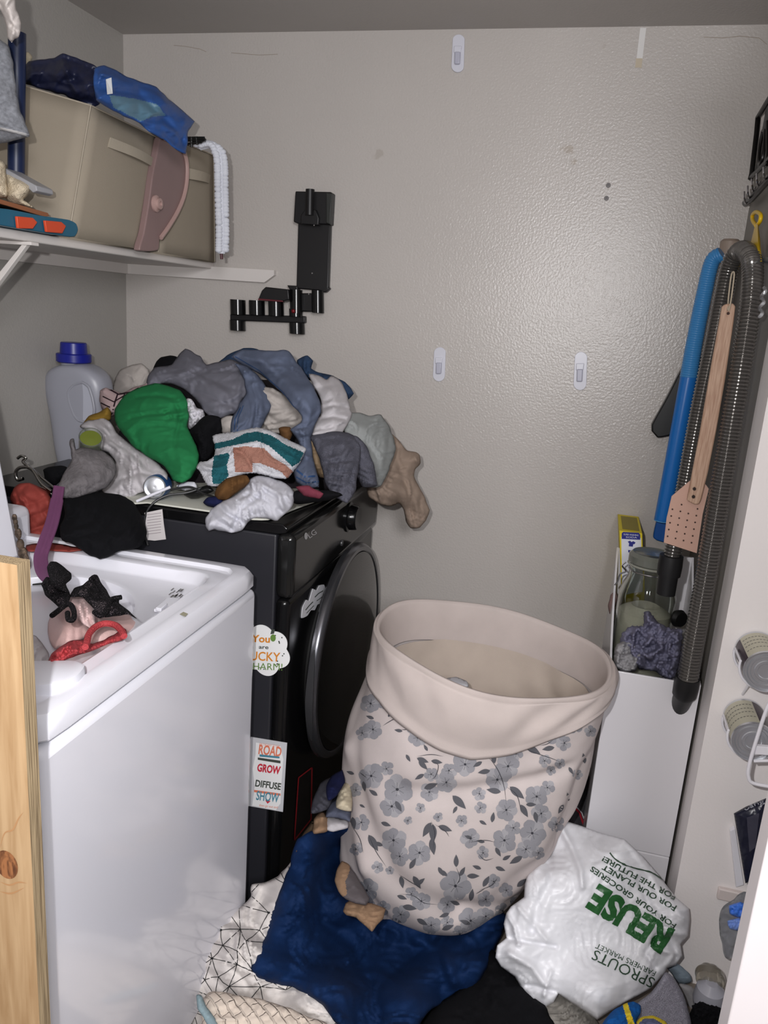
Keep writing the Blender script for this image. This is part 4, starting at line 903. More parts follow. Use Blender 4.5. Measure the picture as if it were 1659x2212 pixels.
# ================================================================== white storage column, jar, box, rags
CW = mat('white_board', (222, 220, 224), .3, coat=.3)
cb = thing('open_bin', 'tall white open-topped bin against the right wall holding a glass jar', 'bin', (.215, 1.9, .245))
yc = 1.722; A, B = P(1318, 1443, y=yc), P(1496, 1482, y=yc); x0, x1 = A.x, .322; zt = (A.z+B.z)/2; zb = P(1400, 1842, y=yc).z
ang = lambda z: 0
MB().box((x0, yc, zb), (x1, yc+.006, zt)).build('front_board', CW, cb, bevel=.0015)
yb = 2.12
def side(x): 
    pr = [(yc+.006, zb), (yb, zb), (yb, zt+.18)]
    for k in range(11): u = k/10; pr.append((yb-(yb-yc-.006)*u, zt+.18*(1-u)**1.6))
    return MB().prism([(x, y, z) for y, z in pr], (.005, 0, 0))
side(x0).build('side_board', CW, cb); side(x1-.005).build('side_board', CW, cb)
MB().box((x0+.005, yb-.006, zb), (x1-.005, yb, zt+.18)).build('back_board', CW, cb)
MB().box((x0+.005, yc+.006, .60), (x1-.005, yb-.006, .605)).build('inner_base', CW, cb)
MB().box((x0, yc, .002), (x1, yb, zb-.002)).build('storage_box', CW, None, 'white box on the floor under the tall open bin', 'box', bevel=.003)
# jar
jc = P(1396, 1300, y=1.93); jz = .607
jr = thing('glass_jar', 'large clip-top glass jar half full of white powder', 'jar', (jc.x, 1.93, jz))
pxm = 1.93/1697*1.02; top = P(1400, 1222, y=1.93).z; rj = (P(1460, 1320, y=1.93)-P(1335, 1320, y=1.93)).length/2
GL = mat('jar_glass', (222, 226, 220), .03, trans=1., ior=1.48)
c = (jc.x, 1.93, 0)
MB().lathe(c, [(rj-.01, jz), (rj, jz+.012), (rj, top-.075), (rj-.006, top-.05), (rj*.76, top-.028), (rj*.76, top), (rj*.70, top), (rj*.70, top-.028), (rj-.012, top-.052), (rj-.005, top-.078), (rj-.005, jz+.014), (rj-.014, jz+.006)], seg=64).build('jar_body', GL, jr, smooth=True)
MB().lathe(c, [(0, jz+.008), (rj-.008, jz+.009), (rj-.007, top-.115), (rj*.5, top-.10), (0, top-.11)], seg=48, cap=False).build('white_powder', mat('white_powder', (232, 226, 212), .95, bump=(120, .5)), jr, smooth=True)
MB().lathe(c, [(rj*.78, top+.006), (rj*.84, top+.010), (rj*.84, top+.026), (rj*.72, top+.034), (rj*.6, top+.030), (0, top+.032)], seg=64, cap=False).build('jar_lid', mat('lid_glass', (120, 122, 114), .12, trans=.25), jr, smooth=True)
MB().lathe(c, [(rj*.8, top), (rj*.86, top+.003), (rj*.8, top+.006)], seg=48, cap=False).build('seal_ring', mat('seal_grey', (150, 150, 140), .5), jr, smooth=True)
w_ = MB(); yj = 1.93-.03
w_.tube(px_path([(1352, 1214, 'y', yj), (1344, 1222, 'y', yj), (1352, 1234, 'y', yj), (1340, 1240, 'y', yj), (1334, 1256, 'y', yj), (1328, 1264, 'y', yj)], 5), .002, 8)
w_.build('wire_bail', mat('steel_bright', 0), jr, smooth=True)
mb = MB(); ri = []
for k in range(40): a = 2*math.pi*k/40; ri.append((c[0]+rj*.79*math.cos(a), c[1]+rj*.79*math.sin(a), top-.010))
mb.tube(ri+[ri[0]], .0016, 8).build('wire_collar', mat('steel_bright', 0), jr, smooth=True)
# yellow washing powder box
YB = mat('carton_yellow', (226, 204, 30), .55); yq = 2.06
bx = thing('detergent_box', 'yellow and blue washing soda carton behind the glass jar', 'carton', P(1365, 1300, y=yq))
f0, f1 = P(1338, 1146, y=yq), P(1388, 1149, y=yq); zt_ = f0.z; dpt = .055
bk_ = P(1362, 1102, z=zt_); dpt = min(bk_.y-yq, .19)
dn = (P(1343, 1290, y=yq)-f0); dn = dn*((f0.z-.607)/-dn.z); ff = Vector((f1.x-f0.x, 0, 0)); bb = Vector((0, dpt, 0))
MB().hexa([f0+dn, f0+ff+dn, f0+ff+dn+bb, f0+dn+bb, f0, f0+ff, f0+ff+bb, f0+bb]).build('carton', YB, bx, bevel=.001)
def fr(polys, y=yq-.0008): 
    mb = MB()
    for vs, fs in polys: mb.add([P(a, b, y=y) for a, b in vs], fs)
    return mb
fr([poly([(1342, 1160), (1385, 1162), (1386, 1280), (1344, 1280)])]).build('white_panel', mat('carton_white', (226, 228, 236), .55), bx)
fr([poly([(1343, 1152), (1346, 1149), (1380, 1151), (1383, 1155), (1383, 1166), (1343, 1164)])]+[poly([(1356, 1170), (1361, 1168), (1364, 1171), (1368, 1169), (1373, 1172), (1370, 1176), (1368, 1175), (1367, 1181), (1358, 1180), (1359, 1174)]), poly([(1357, 1188), (1367, 1189), (1366, 1194), (1357, 1193)])], yq-.0014).build('blue_print', mat('carton_blue', (34, 40, 130), .5), bx)
fr([text2d('SUPER WASHING', (1347, 1156), (1379, 1158), 3.5), text2d('SODA', (1352, 1162), (1376, 1163), 3.5)], yq-.002).build('white_lettering', mat('carton_white', 0), bx)
mb = MB(); mb.add([(f0.x+.008, yq+.02, zt_+.0006), (f1.x-.006, yq+.02, zt_+.0006), (f1.x-.006, yq+dpt-.02, zt_+.0006), (f0.x+.008, yq+dpt-.02, zt_+.0006)], [(0, 1, 2, 3)]); mb.build('top_print', mat('carton_olive', (150, 136, 50), .6), bx)
mb = MB(); mb.add([(f1.x+.0006, yq+.01, zt_-.01), (f1.x+.0006, yq+dpt-.01, zt_-.01), (f1.x+.0006, yq+dpt-.01, .7), (f1.x+.0006, yq+.01, .7)], [(0, 1, 2, 3)]); mb.build('side_print', mat('carton_maroon', (110, 50, 40), .6), bx)
# rags in front of the jar
LAV = cloth('lavender_mesh', (116, 115, 136)); GRG = cloth('grey_lint_cloth', (150, 148, 150))
lump('cleaning_cloth', [(1343, 1370), (1362, 1352), (1388, 1352), (1392, 1322), (1404, 1322), (1420, 1342), (1450, 1358), (1475, 1362), (1470, 1420), (1460, 1460), (1448, 1470), (1430, 1462), (1415, 1450), (1380, 1445), (1350, 1420), (1338, 1395)], ('y', 1.80), LAV, 'crumpled lavender cleaning cloth in front of the glass jar', 'cloth', bulge=.05, R=22, folds=[(20, 16, .014), (110, 22, .012)], crumple=(26, .03), seed=4, step=3.2, fuzz=1.5)
lump('cleaning_cloth', [(1330, 1395), (1345, 1385), (1365, 1392), (1385, 1410), (1380, 1432), (1372, 1450), (1350, 1452), (1330, 1442), (1326, 1420)], ('y', 1.765), GRG, 'light grey linty cloth at the bin front left corner', 'cloth', bulge=.03, R=16, crumple=(18, .02), seed=6, step=3.2, fuzz=1.5)
lump('tissue', [(1318, 1285), (1330, 1276), (1334, 1290), (1326, 1318), (1318, 1328), (1314, 1310)], ('y', 2.0), cloth('brown_pink_cloth', (136, 112, 108)), 'dull pink cloth scrap beside the jar shoulder', 'cloth', bulge=.01, R=8, step=3)
MB().lathe(P(1466, 1336, y=1.90), [(0, -.01), (.018, -.01), (.022, 0), (.018, .01), (0, .01)], (.6, -.8, 0), 20, cap=False).build('knob', BK, None, 'small round black knob right of the glass jar', 'knob', smooth=True)

# ================================================================== can rack and things on the pink wall
WI = mat('white_wire', (232, 230, 236), .3)
def can(cx_, cy_, r, lab, label, dark_from):
    yn, yf2 = 1.53, 1.638; c = P(cx_, cy_, y=yn); R_ = r*yn/1697.*1.03
    t = thing('tin_can', label, 'tin can', (c.x, (yn+yf2)/2, c.z-R_), 'tin cans in the wire rack')
    L = yf2-yn
    ST = mat('tin_steel', (210, 212, 216), .35, metal=.9)
    MB().lathe(c, [(0, .004), (R_*.35, .004), (R_*.38, .0025), (R_*.5, .0025), (R_*.53, .004), (R_*.66, .004), (R_*.7, .002), (R_*.8, .002), (R_*.84, .004), (R_*.93, .004), (R_*.95, 0), (R_, -.0005), (R_*1.005, .004), (R_*.985, .006), (R_*.985, .008)], (0, 1, 0), 64, cap=False).build('can_end', ST, t, smooth=True)
    # label in two colours around the barrel
    mb = MB(); n = 72
    for k in range(n):
        a0, a1 = 2*math.pi*k/n, 2*math.pi*(k+1)/n; f = [(c.x+R_*.98*math.cos(a), c.y+l, c.z+R_*.98*math.sin(a)) for a, l in ((a0, .008), (a1, .008), (a1, L-.004), (a0, L-.004))]
        am = math.degrees((a0+a1)/2) % 360; mb.add(f, [(0, 1, 2, 3)], 0 if lab[0] < am < lab[1] else 1)
    for l in (.030, .05, .065, .082):
        for g in range(int(lab[0])+8, int(lab[1])-8, 9):
            a0, a1 = math.radians(g), math.radians(g+6); mb.add([(c.x+R_*.984*math.cos(a), c.y+l_, c.z+R_*.984*math.sin(a)) for a, l_ in ((a0, l), (a1, l), (a1, l+.0035), (a0, l+.0035))], [(0, 1, 2, 3)], 2)
    mb.build('can_label', [mat('label_cream', (196, 192, 172), .5), mat('label_plum', (48, 30, 44), .35), mat('label_ink', (130, 128, 118), .6)], t, smooth=True)
    MB().lathe((c.x, yf2, c.z), [(R_*.98, -.006), (R_, -.003), (R_, 0), (0, 0)], (0, 1, 0), 48, cap=False).build('can_rim', ST, t, smooth=True)
    return c, R_
c1, r1 = can(1656, 1452, 44, (50, 150), 'tin can on the upper level of the wire rack', 0)
c2, r2 = can(1628, 1604, 44, (78, 190), 'tin can on the lower level of the wire rack', 0)
wr = thing('can_rack', 'white wire can rack fixed to the pale pink wall', 'wire rack', (c2.x+.05, 1.6, .55))
for c, r in ((c1, r1), (c2, r2)):
    for yy in (1.55, 1.615):
        MB().tube([Vector((c.x+(r+.004)*math.cos(a), yy, c.z+(r+.004)*math.sin(a))) for a in (math.radians(172+k*9) for k in range(17))]+[Vector((c.x+r+.05, yy, c.z-.01))], .0026, 8).build('cradle_wire', WI, wr, smooth=True)
    a = math.radians(172); MB().tube([Vector((c.x+(r+.004)*math.cos(a), 1.55, c.z+(r+.004)*math.sin(a))), Vector((c.x+(r+.004)*math.cos(a), 1.615, c.z+(r+.004)*math.sin(a)))], .0026, 8).build('cradle_bar', WI, wr, smooth=True)
MB().tube(px_path([(1676, 1490, 'y', 1.50), (1655, 1535, 'y', 1.50), (1632, 1605, 'y', 1.50), (1618, 1655, 'y', 1.50), (1617, 1678, 'y', 1.50), (1628, 1692, 'y', 1.50), (1680, 1702, 'y', 1.50)], 6), .0036, 10).build('front_wire', WI, wr, smooth=True)
MB().prism([P(x, y, y=1.50) for x, y in [(1634, 1612), (1700, 1618), (1700, 1634), (1630, 1630)]], (0, .01, 0)).build('cross_band', WI, wr, bevel=.001)
MB().tube([P(1628, 1644, y=1.505), P(1700, 1642, y=1.505)], .003, 8).build('cross_wire', WI, wr, smooth=True)
MB().tube([P(1604, 1500, y=1.638), P(1616, 1480, y=1.6), P(1624, 1462, y=1.59)], .0026, 8).build('strut', WI, wr, smooth=True)
pk = lump('snack_packet', [(1585, 1757), (1612, 1742), (1660, 1722), (1670, 1800), (1640, 1900), (1610, 1908), (1602, 1860), (1594, 1810)], ('y', 1.58), mat('navy_packet', (22, 24, 44), .3), 'dark navy packet leaning by the pale pink wall', 'packet', bulge=.02, R=30, sharp=True, wrinkle=0, facet=(60, .004))
decal(pk, bvh_of(pk), [text2d('Ua', (1610, 1752), (1629, 1743), 9, bold=.02), text2d('ng', (1631, 1742), (1652, 1734), 8)], mat('packet_text', (150, 152, 160), .6), off=.003)
decal(pk, bvh_of(pk), [poly([(1613, 1766), (1640, 1756), (1632, 1830), (1619, 1840)])], mat('packet_panel', (62, 62, 76), .5), off=.0008)
MB().prism([P(x, y, y=1.628) for x, y in [(1577, 1795), (1588, 1790), (1607, 1912), (1590, 1917)]], (0, .012, 0)).build('rack_post', WI, None, 'white flat rack post on the pink wall behind the packet', 'rack post', bevel=.001)
# plastic bag with blue things
pb = lump('plastic_bag', [(1608, 1925), (1585, 1942), (1562, 1958), (1554, 1975), (1554, 2005), (1560, 2040), (1566, 2066), (1575, 2072), (1600, 2060), (1630, 2050), (1650, 1980), (1640, 1930)], ('y', 1.56), mat('film_grey', (196, 200, 206), .18, trans=.8, ior=1.12), 'thin clear plastic bag hanging by the white door edge', 'plastic bag', bulge=.03, R=24, crumple=(26, .008), seed=9)
lump('blue_pouch', [(1575, 1955), (1600, 1948), (1620, 1960), (1612, 1985), (1590, 1982), (1575, 1975)], ('y', 1.522), mat('blue_foil', (64, 120, 220), .2), 'shiny blue pouch in the top of the clear bag', 'pouch', bulge=.01, R=8, crumple=(10, .006), step=3)
lump('blue_pouch', [(1572, 1988), (1595, 1984), (1610, 1995), (1600, 2012), (1576, 2006)], ('y', 1.524), mat('blue_foil_pale', (120, 150, 220), .25), 'paler blue pouch lower in the clear bag', 'pouch', bulge=.01, R=8, crumple=(10, .006), step=3, seed=4)
# chipped paint patch on the door
ch = MB(); dd = bpy.data.objects['door_1']
for pts in ([(1659, 1985), (1652, 2000), (1648, 2030), (1650, 2060), (1644, 2070), (1643, 2085), (1646, 2120), (1652, 2138), (1660, 2110), (1668, 2040)],):
    ch.prism([P(x, y, y=.9494) for x, y in pts], (0, .0004, 0))
struct('trim_3', ch, grain(mat('bare_wood_chip', (150, 110, 84), .8), (96, 66, 48), (190, 150, 120), 20, .6, (6, 6, 2)))
# ================================================================== bottle
bo = thing('detergent_bottle', 'grey-white handled detergent bottle with a dark blue cap by the left wall', 'bottle', P(175, 1000, y=1.9))
BT = mat('bottle_grey', (150, 151, 161), .35); yb = 1.90
cxs = lambda y: 172+(y-800)*(-.0)
prof = [(783, 158, 190), (790, 140, 205), (800, 118, 222), (815, 106, 234), (840, 104, 238), (865, 109, 236), (900, 118, 232), (940, 124, 228), (970, 128, 226), (995, 134, 224), (1012, 140, 222)]
rg = []
for py, xl_, xr_ in prof:
    a, b = P(xl_, py+(172-xl_)*-.04, y=yb), P(xr_, py+(172-xr_)*-.04, y=yb); c = (a+b)/2; h = (b-a).length/2; dp = min(h, .05)
    rg.append([(c.x+(abs(math.cos(t))**.7*math.copysign(1, math.cos(t)))*h, yb+(abs(math.sin(t))**.7*math.copysign(1, math.sin(t)))*dp, c.z) for t in (2*math.pi*k/36 for k in range(36))])
last = [Vector(q) for q in rg[-1]]; zf = .995
rg.append([(q.x, q.y, zf) for q in last])
ob = MB().loft(rg).build('bottle_body', BT, bo, smooth=True, sub=1)
# moulded grip panel: raised rim with sunk face
g = [(160, 832), (178, 826), (192, 836), (200, 860), (204, 885), (200, 905), (186, 912), (170, 908), (160, 896), (150, 868), (148, 846)]
mb = MB(); gp = [P(x, y, y=yb-.047) for x, y in smooth_loop(g, 6)]; mb.tube(gp+[gp[0]], .0042, 8); mb.build('grip_rim', BT, bo, smooth=True)
q = [P(x, y, y=yb-.0475) for x, y in smooth_loop(g, 6)]; MB().prism(q, (0, .004, 0)).build('grip_face', mat('bottle_grey_face', (176, 178, 190), .4), bo)
CP = mat('cap_blue', (22, 30, 130), .35); c0, c1, c2_ = P(160, 783, y=yb), P(158, 762, y=yb), P(153, 741, y=yb); r_ = (P(190, 770, y=yb)-P(127, 770, y=yb)).length/2
MB().lathe(c0, [(r_*.9, .0), (r_, .003), (r_, .022), (r_*.96, .024), (r_*.78, .025), (r_*.74, .052), (r_*.70, .054), (0, .054)], (0, 0, 1), 40, cap=False).build('cap', CP, bo, smooth=True)
MB().lathe(c0-Vector((0, 0, .012)), [(r_*.75, 0), (r_*.75, .014)], (0, 0, 1), 32).build('neck', BT, bo, smooth=True)
# ================================================================== heap on the dryer
L = lump
def C(n, *c, **k): return cloth(n, c, **k)
WHT = C('white_cotton', 188, 184, 187); OFFW = C('offwhite_cotton', 170, 163, 158); GRT = C('mid_grey_jersey', 112, 112, 122, bump=(500, .3, .001)); BLACKC = C('black_cotton', 14, 14, 17); DEN = C('light_denim', 92, 100, 120, bump=(700, .5, .0012), var=(14, .18)); DEND = C('dark_denim', 44, 62, 88, var=(14, .15))
L('heap_filler', [(290, 870), (340, 830), (450, 820), (600, 820), (720, 850), (780, 930), (800, 1040), (700, 1062), (500, 1060), (300, 1050), (250, 960)], [(500, 830, 'y', 2.05), (300, 1040, 'y', 1.75), (780, 1040, 'y', 1.9)], C('gap_shade', 40, 36, 40), 'dark filler lump added inside the heap to shade its gaps', bulge=.10, R=70, back=.1, crumple=(60, .02), step=9)  # added dark lump, stands in for the shade between garments
L('shirt', [(242, 850), (250, 815), (262, 798), (285, 787), (305, 785), (322, 797), (328, 822), (315, 850), (280, 862)], ('y', 1.98), OFFW, 'off-white shirt at the back left of the heap by the corner', 'shirt', bulge=.05, R=30, folds=[(60, 30, .006)], seed=2)
L('cap', [(330, 800), (337, 782), (350, 771), (368, 767), (384, 771), (388, 795), (360, 806)], ('y', 2.0), BLACKC, 'black rounded cloth peeking out at the top back of the heap', 'cloth', bulge=.04, R=24)
L('t_shirt', [(316, 825), (322, 808), (335, 793), (372, 788), (385, 768), (400, 754), (415, 760), (432, 768), (447, 787), (470, 782), (500, 776), (525, 788), (541, 815), (538, 838), (520, 870), (505, 893), (480, 902), (455, 900), (438, 882), (420, 858), (400, 842), (370, 830), (340, 828), (318, 836)],
  [(400, 760, 'y', 1.98), (320, 830, 'y', 1.86), (520, 880, 'y', 1.74)], GRT, 'crumpled mid grey T-shirt on top of the heap left of the jeans', 't-shirt', bulge=.07, R=46, folds=[(115, 34, .012), (75, 60, .012)], creases=[([(400, 820), (450, 800), (520, 800)], 5, -.010), ([(395, 812), (430, 800), (450, 788)], 4, -.010), ([(460, 830), (490, 850), (500, 890)], 7, .010)], seed=12)
L('denim_garment', [(455, 798), (480, 775), (500, 764), (525, 752), (555, 754), (580, 770), (560, 800), (500, 800)], ('y', 1.98), DEND, 'dark denim corner rising behind the grey T-shirt', 'trousers', bulge=.04, R=24, folds=[(40, 24, .008)])
L('denim_garment', [(640, 780), (652, 770), (664, 767), (678, 780), (672, 795), (690, 805), (720, 812), (745, 826), (766, 850), (750, 864), (730, 848), (700, 838), (670, 822), (645, 800)], ('y', 2.02), DEND, 'dark blue denim waistband corner at the right back of the heap', 'trousers', bulge=.03, R=14, folds=[(60, 22, .006)], step=3.5)
L('shirt', [(555, 835), (590, 838), (620, 860), (645, 888), (655, 908), (635, 930), (600, 938), (560, 936), (545, 915), (560, 880)], ('y', 1.80), OFFW, 'white shirt bunched between the two denim legs', 'shirt', bulge=.05, R=30, folds=[(75, 22, .012), (110, 30, .01)], seed=5)
L('shirt', [(668, 808), (690, 812), (705, 820), (716, 812), (732, 818), (744, 840), (752, 862), (760, 892), (752, 918), (738, 935), (700, 945), (672, 940), (680, 915), (694, 890), (690, 860), (676, 830)], [(700, 815, 'y', 1.95), (760, 900, 'y', 1.86), (680, 935, 'y', 1.74)], WHT, 'white cotton shirt right of the light denim leg', 'shirt', bulge=.05, R=34, folds=[(78, 26, .012), (20, 40, .008)], creases=[([(695, 880), (720, 875), (755, 880)], 4, -.014), ([(690, 905), (720, 900), (745, 905)], 4, -.012)], seed=8)
L('towel', [(668, 945), (690, 955), (702, 990), (705, 1030), (690, 1030), (672, 1005), (664, 970)], ('y', 1.72), C('tan_cotton', 136, 116, 92), 'tan ribbed cloth tucked beside the dark grey towel', 'cloth', bulge=.03, R=16, folds=[(50, 14, .008)], step=3.5)
L('shirt', [(745, 893), (770, 890), (795, 897), (824, 897), (840, 918), (851, 945), (854, 968), (848, 995), (838, 1020), (824, 1048), (802, 1052), (788, 1030), (780, 990), (765, 950), (742, 928)], [(800, 897, 'y', 1.95), (850, 980, 'y', 1.93), (770, 1020, 'y', 1.78)], C('pale_grey_green', 142, 145, 144), 'pale grey-green shirt slipping off the right side of the heap', 'shirt', bulge=.05, R=32, folds=[(10, 36, .008)], creases=[([(790, 950), (815, 990), (820, 1040)], 6, -.010)], seed=4)
BG = C('beige_stretch', 142, 125, 112, bump=(400, .3, .001))
L('leggings', [(790, 905), (830, 925), (858, 948), (880, 972), (897, 976), (906, 984), (908, 1000), (898, 1012), (895, 1028), (905, 1050), (920, 1078), (928, 1100), (922, 1122), (905, 1140), (888, 1142), (877, 1126), (872, 1100), (862, 1088), (842, 1094), (822, 1090), (798, 1074), (790, 1050), (780, 1000)],
  [(800, 910, 'y', 2.08), (905, 990, 'y', 2.05), (800, 1070, 'y', 1.92), (900, 1140, 'y', 2.05)], BG, 'beige stretchy leggings dangling off the dryer corner against the wall', 'leggings', bulge=.04, R=26, folds=[(15, 28, .010), (100, 40, .006)], creases=[([(850, 950), (865, 1010), (880, 1060), (895, 1130)], 7, -.010)], seed=6)
DGT = C('charcoal_terry', 84, 84, 94, bump=(300, .8, .003), var=(60, .12))
L('towel', [(765, 940), (785, 952), (800, 985), (812, 1020), (816, 1048), (800, 1052), (782, 1050), (765, 1020), (755, 975)], ('y', 1.74), DGT, 'narrow charcoal towel fold hanging right beside the larger one', 'towel', bulge=.035, R=20, step=3.5)
L('towel', [(664, 944), (680, 935), (715, 932), (750, 934), (770, 944), (780, 965), (776, 1000), (771, 1040), (765, 1068), (752, 1087), (738, 1083), (720, 1068), (704, 1048), (697, 1015), (686, 980), (676, 958)], [(700, 935, 'y', 1.74), (775, 950, 'y', 1.74), (750, 1085, 'y', 1.57)], DGT, 'charcoal grey towel hanging over the dryer top edge', 'towel', bulge=.045, R=30, folds=[(20, 30, .010)], creases=[([(700, 950), (725, 1000), (735, 1050)], 6, -.008)], seed=15)
# blue jeans: two legs of one pair
jn = thing('jeans', 'faded light blue jeans draped over the top of the heap', 'jeans', P(600, 900, y=1.8))
L('trouser_leg', [(508, 785), (535, 792), (560, 812), (580, 845), (586, 875), (574, 905), (562, 930), (530, 940), (500, 938), (500, 905), (515, 875), (530, 852), (528, 820)], [(530, 790, 'y', 1.84), (585, 880, 'y', 1.76), (510, 935, 'y', 1.68)], DEN, bulge=.05, R=30, folds=[(0, 26, .010)], creases=[([(545, 820), (560, 860), (545, 930)], 4, -.010), ([(520, 880), (512, 935)], 3, .006)], seed=3, parent=jn)
lb = L('trouser_leg', [(500, 772), (515, 758), (545, 755), (575, 757), (605, 756), (624, 758), (642, 783), (668, 820), (690, 862), (694, 888), (684, 912), (672, 945), (678, 990), (688, 1030), (688, 1052), (662, 1056), (638, 1040), (634, 1015), (650, 990), (645, 955), (628, 928), (650, 912), (652, 900), (625, 866), (592, 832), (560, 808), (530, 792)],
  [(510, 770, 'y', 1.88), (620, 760, 'y', 1.9), (694, 890, 'y', 1.74), (640, 925, 'y', 1.68), (665, 1055, 'y', 1.60)], DEN, bulge=.055, R=32, folds=[(40, 44, .008)], creases=[([(560, 775), (620, 830), (668, 890)], 9, .010), ([(632, 925), (665, 922), (688, 905)], 4, -.016), ([(640, 935), (670, 940)], 4, .008)], seed=9, parent=jn)
decal(lb, bvh_of(lb), [strip([(636, 1012), (660, 1030), (688, 1028)], 4), strip([(640, 1030), (662, 1043), (688, 1040)], 3), strip([(508, 770), (560, 800), (610, 846), (650, 898)], 1.6)], C('denim_hem', 50, 76, 116), off=.001)
lb2 = [c for c in bpy.data.objects if c.name.startswith('trouser_leg')][0]; decal(lb2, bvh_of(lb2), [strip([(520, 880), (508, 905), (506, 935)], 2), strip([(526, 876), (514, 905), (512, 936)], 1.6)], C('denim_hem', 0, 0, 0), off=.001)
L('t_shirt', [(408, 935), (425, 915), (440, 900), (458, 897), (476, 904), (480, 925), (470, 948), (462, 975), (452, 992), (434, 998), (422, 990), (426, 962)], ('y', 1.70), BLACKC, 'black T-shirt sunk between the green shirt and striped towel', 't-shirt', bulge=.04, R=26)
L('blouse', [(402, 862), (412, 862), (425, 880), (438, 885), (442, 905), (430, 915), (418, 926), (407, 928), (404, 900)], ('y', 1.74), C('white_lace', 196, 194, 200), 'small crinkled white cloth right of the green shirt', 'cloth', bulge=.03, R=14, crumple=(10, .014), step=3)
L('sock', [(470, 915), (485, 900), (508, 900), (510, 935), (480, 938)], ('y', 1.72), OFFW, 'white sock end beside the denim leg above the striped towel', 'sock', bulge=.03, R=16)
L('cloth', [(602, 925), (625, 922), (632, 940), (625, 955), (608, 950)], ('y', 1.70), C('brown_cloth', 96, 68, 42), 'brown cloth scrap under the jeans above the striped towel', 'cloth', bulge=.02, R=12, step=3)
pl = L('plaid_shirt', [(215, 845), (228, 838), (245, 842), (262, 848), (285, 838), (318, 828), (316, 848), (280, 862), (262, 878), (252, 895), (238, 900), (224, 888), (216, 868)], ('y', 1.84), C('pink_plaid', 172, 150, 150), 'pink and black plaid cloth beside the bottle', 'shirt', bulge=.03, R=18, seed=3, step=3.5)
decal(pl, bvh_of(pl), [strip([(234, 840), (256, 852), (290, 846)], 3), strip([(222, 856), (246, 868), (256, 862), (300, 838)], 2.6), strip([(218, 870), (238, 880)], 2.6), strip([(256, 846), (248, 870), (240, 900)], 3.2), strip([(272, 843), (264, 866)], 2.2)], C('plaid_black', 40, 26, 32), off=.0012)
L('cloth', [(178, 918), (190, 900), (212, 892), (232, 878), (240, 888), (240, 905), (222, 916), (200, 922)], ('y', 1.80), C('mustard_cloth', 134, 106, 44), 'mustard yellow cloth between the bottle and the white T-shirt', 'cloth', bulge=.03, R=14, step=3.5)
L('t_shirt', [(172, 922), (190, 908), (215, 903), (236, 910), (252, 935), (280, 958), (318, 983), (345, 1005), (362, 1026), (360, 1045), (330, 1056), (300, 1066), (285, 1078), (240, 1078), (222, 1060), (240, 1030), (250, 1000), (235, 978), (212, 970), (220, 945), (200, 932)],
  [(200, 910, 'y', 1.78), (360, 1035, 'y', 1.58), (240, 1070, 'y', 1.56)], WHT, 'white T-shirt with slanting creases beneath the green shirt', 't-shirt', bulge=.05, R=34, folds=[(128, 24, .012), (100, 40, .010)], creases=[([(235, 925), (260, 970), (290, 1010)], 5, -.010), ([(262, 1035), (300, 1020), (345, 1030)], 4, -.010)], seed=21)
GRN = C('green_jersey', 36, 114, 68, bump=(600, .25, .001))
L('shirt', [(247, 885), (258, 865), (280, 848), (305, 834), (335, 827), (362, 832), (388, 843), (402, 862), (408, 890), (405, 920), (412, 940), (424, 962), (429, 985), (425, 1012), (412, 1032), (392, 1043), (375, 1036), (362, 1016), (345, 1000), (318, 984), (290, 966), (265, 938), (250, 912)],
  [(320, 830, 'y', 1.80), (250, 890, 'y', 1.74), (395, 1040, 'y', 1.56)], GRN, 'bright green jersey shirt on the left of the heap', 'shirt', bulge=.06, R=48, folds=[(85, 46, .007)], creases=[([(295, 858), (340, 853), (378, 860)], 4, -.011), ([(282, 902), (320, 896), (355, 893)], 4, -.009), ([(378, 868), (390, 900), (380, 940), (378, 965)], 5, -.009), ([(355, 893), (366, 888), (370, 902), (360, 905)], 4, -.010)], seed=31)
# teal striped beach towel
TW = C('white_terry', 190, 190, 195, bump=(260, .9, .003)); TT = C('teal_terry', 32, 86, 94, bump=(260, .9, .003)); TP = C('peach_terry', 152, 110, 96, bump=(260, .9, .003))
tw = L('towel', [(459, 941), (480, 936), (505, 933), (530, 928), (558, 923), (585, 930), (612, 944), (640, 958), (661, 968), (656, 984), (648, 1000), (634, 1018), (620, 1034), (600, 1034), (570, 1026), (545, 1022), (520, 1026), (495, 1036), (472, 1050), (452, 1050), (442, 1040), (434, 1022), (424, 1010), (432, 998), (447, 996), (463, 984), (464, 965)],
  [(560, 925, 'y', 1.66), (660, 970, 'y', 1.64), (460, 1048, 'y', 1.53)], [TW, TT, TP], 'teal, white and peach striped terry towel at the heap front', 'towel', bulge=.05, R=34, creases=[([(505, 970), (530, 985), (545, 1010)], 6, -.010), ([(465, 985), (500, 968), (560, 955), (640, 995)], 7, .008)], seed=5, step=2.8, fuzz=.8, fine=.003,
  paint=[([(462, 958), (500, 950), (530, 936), (555, 932), (585, 940), (620, 962), (657, 978), (646, 1000), (632, 1008), (610, 988), (580, 962), (555, 952), (525, 958), (495, 964), (465, 970)], 1), ([(462, 985), (492, 978), (496, 985), (490, 1005), (494, 1028), (476, 1045), (460, 1046), (457, 1022)], 1),
         ([(503, 967), (530, 964), (570, 968), (592, 990), (618, 1005), (633, 1018), (620, 1034), (606, 1018), (560, 1000), (545, 1000), (545, 1020), (508, 1020), (505, 985)], 2)])
L('cloth', [(462, 1068), (472, 1046), (490, 1034), (512, 1027), (534, 1027), (540, 1038), (530, 1052), (508, 1066), (490, 1080), (470, 1082)], ('y', 1.53), C('brown_canvas', 92, 64, 36), 'brown crumpled cloth in front of the striped towel', 'cloth', bulge=.03, R=18, folds=[(50, 18, .006)], step=3.5)
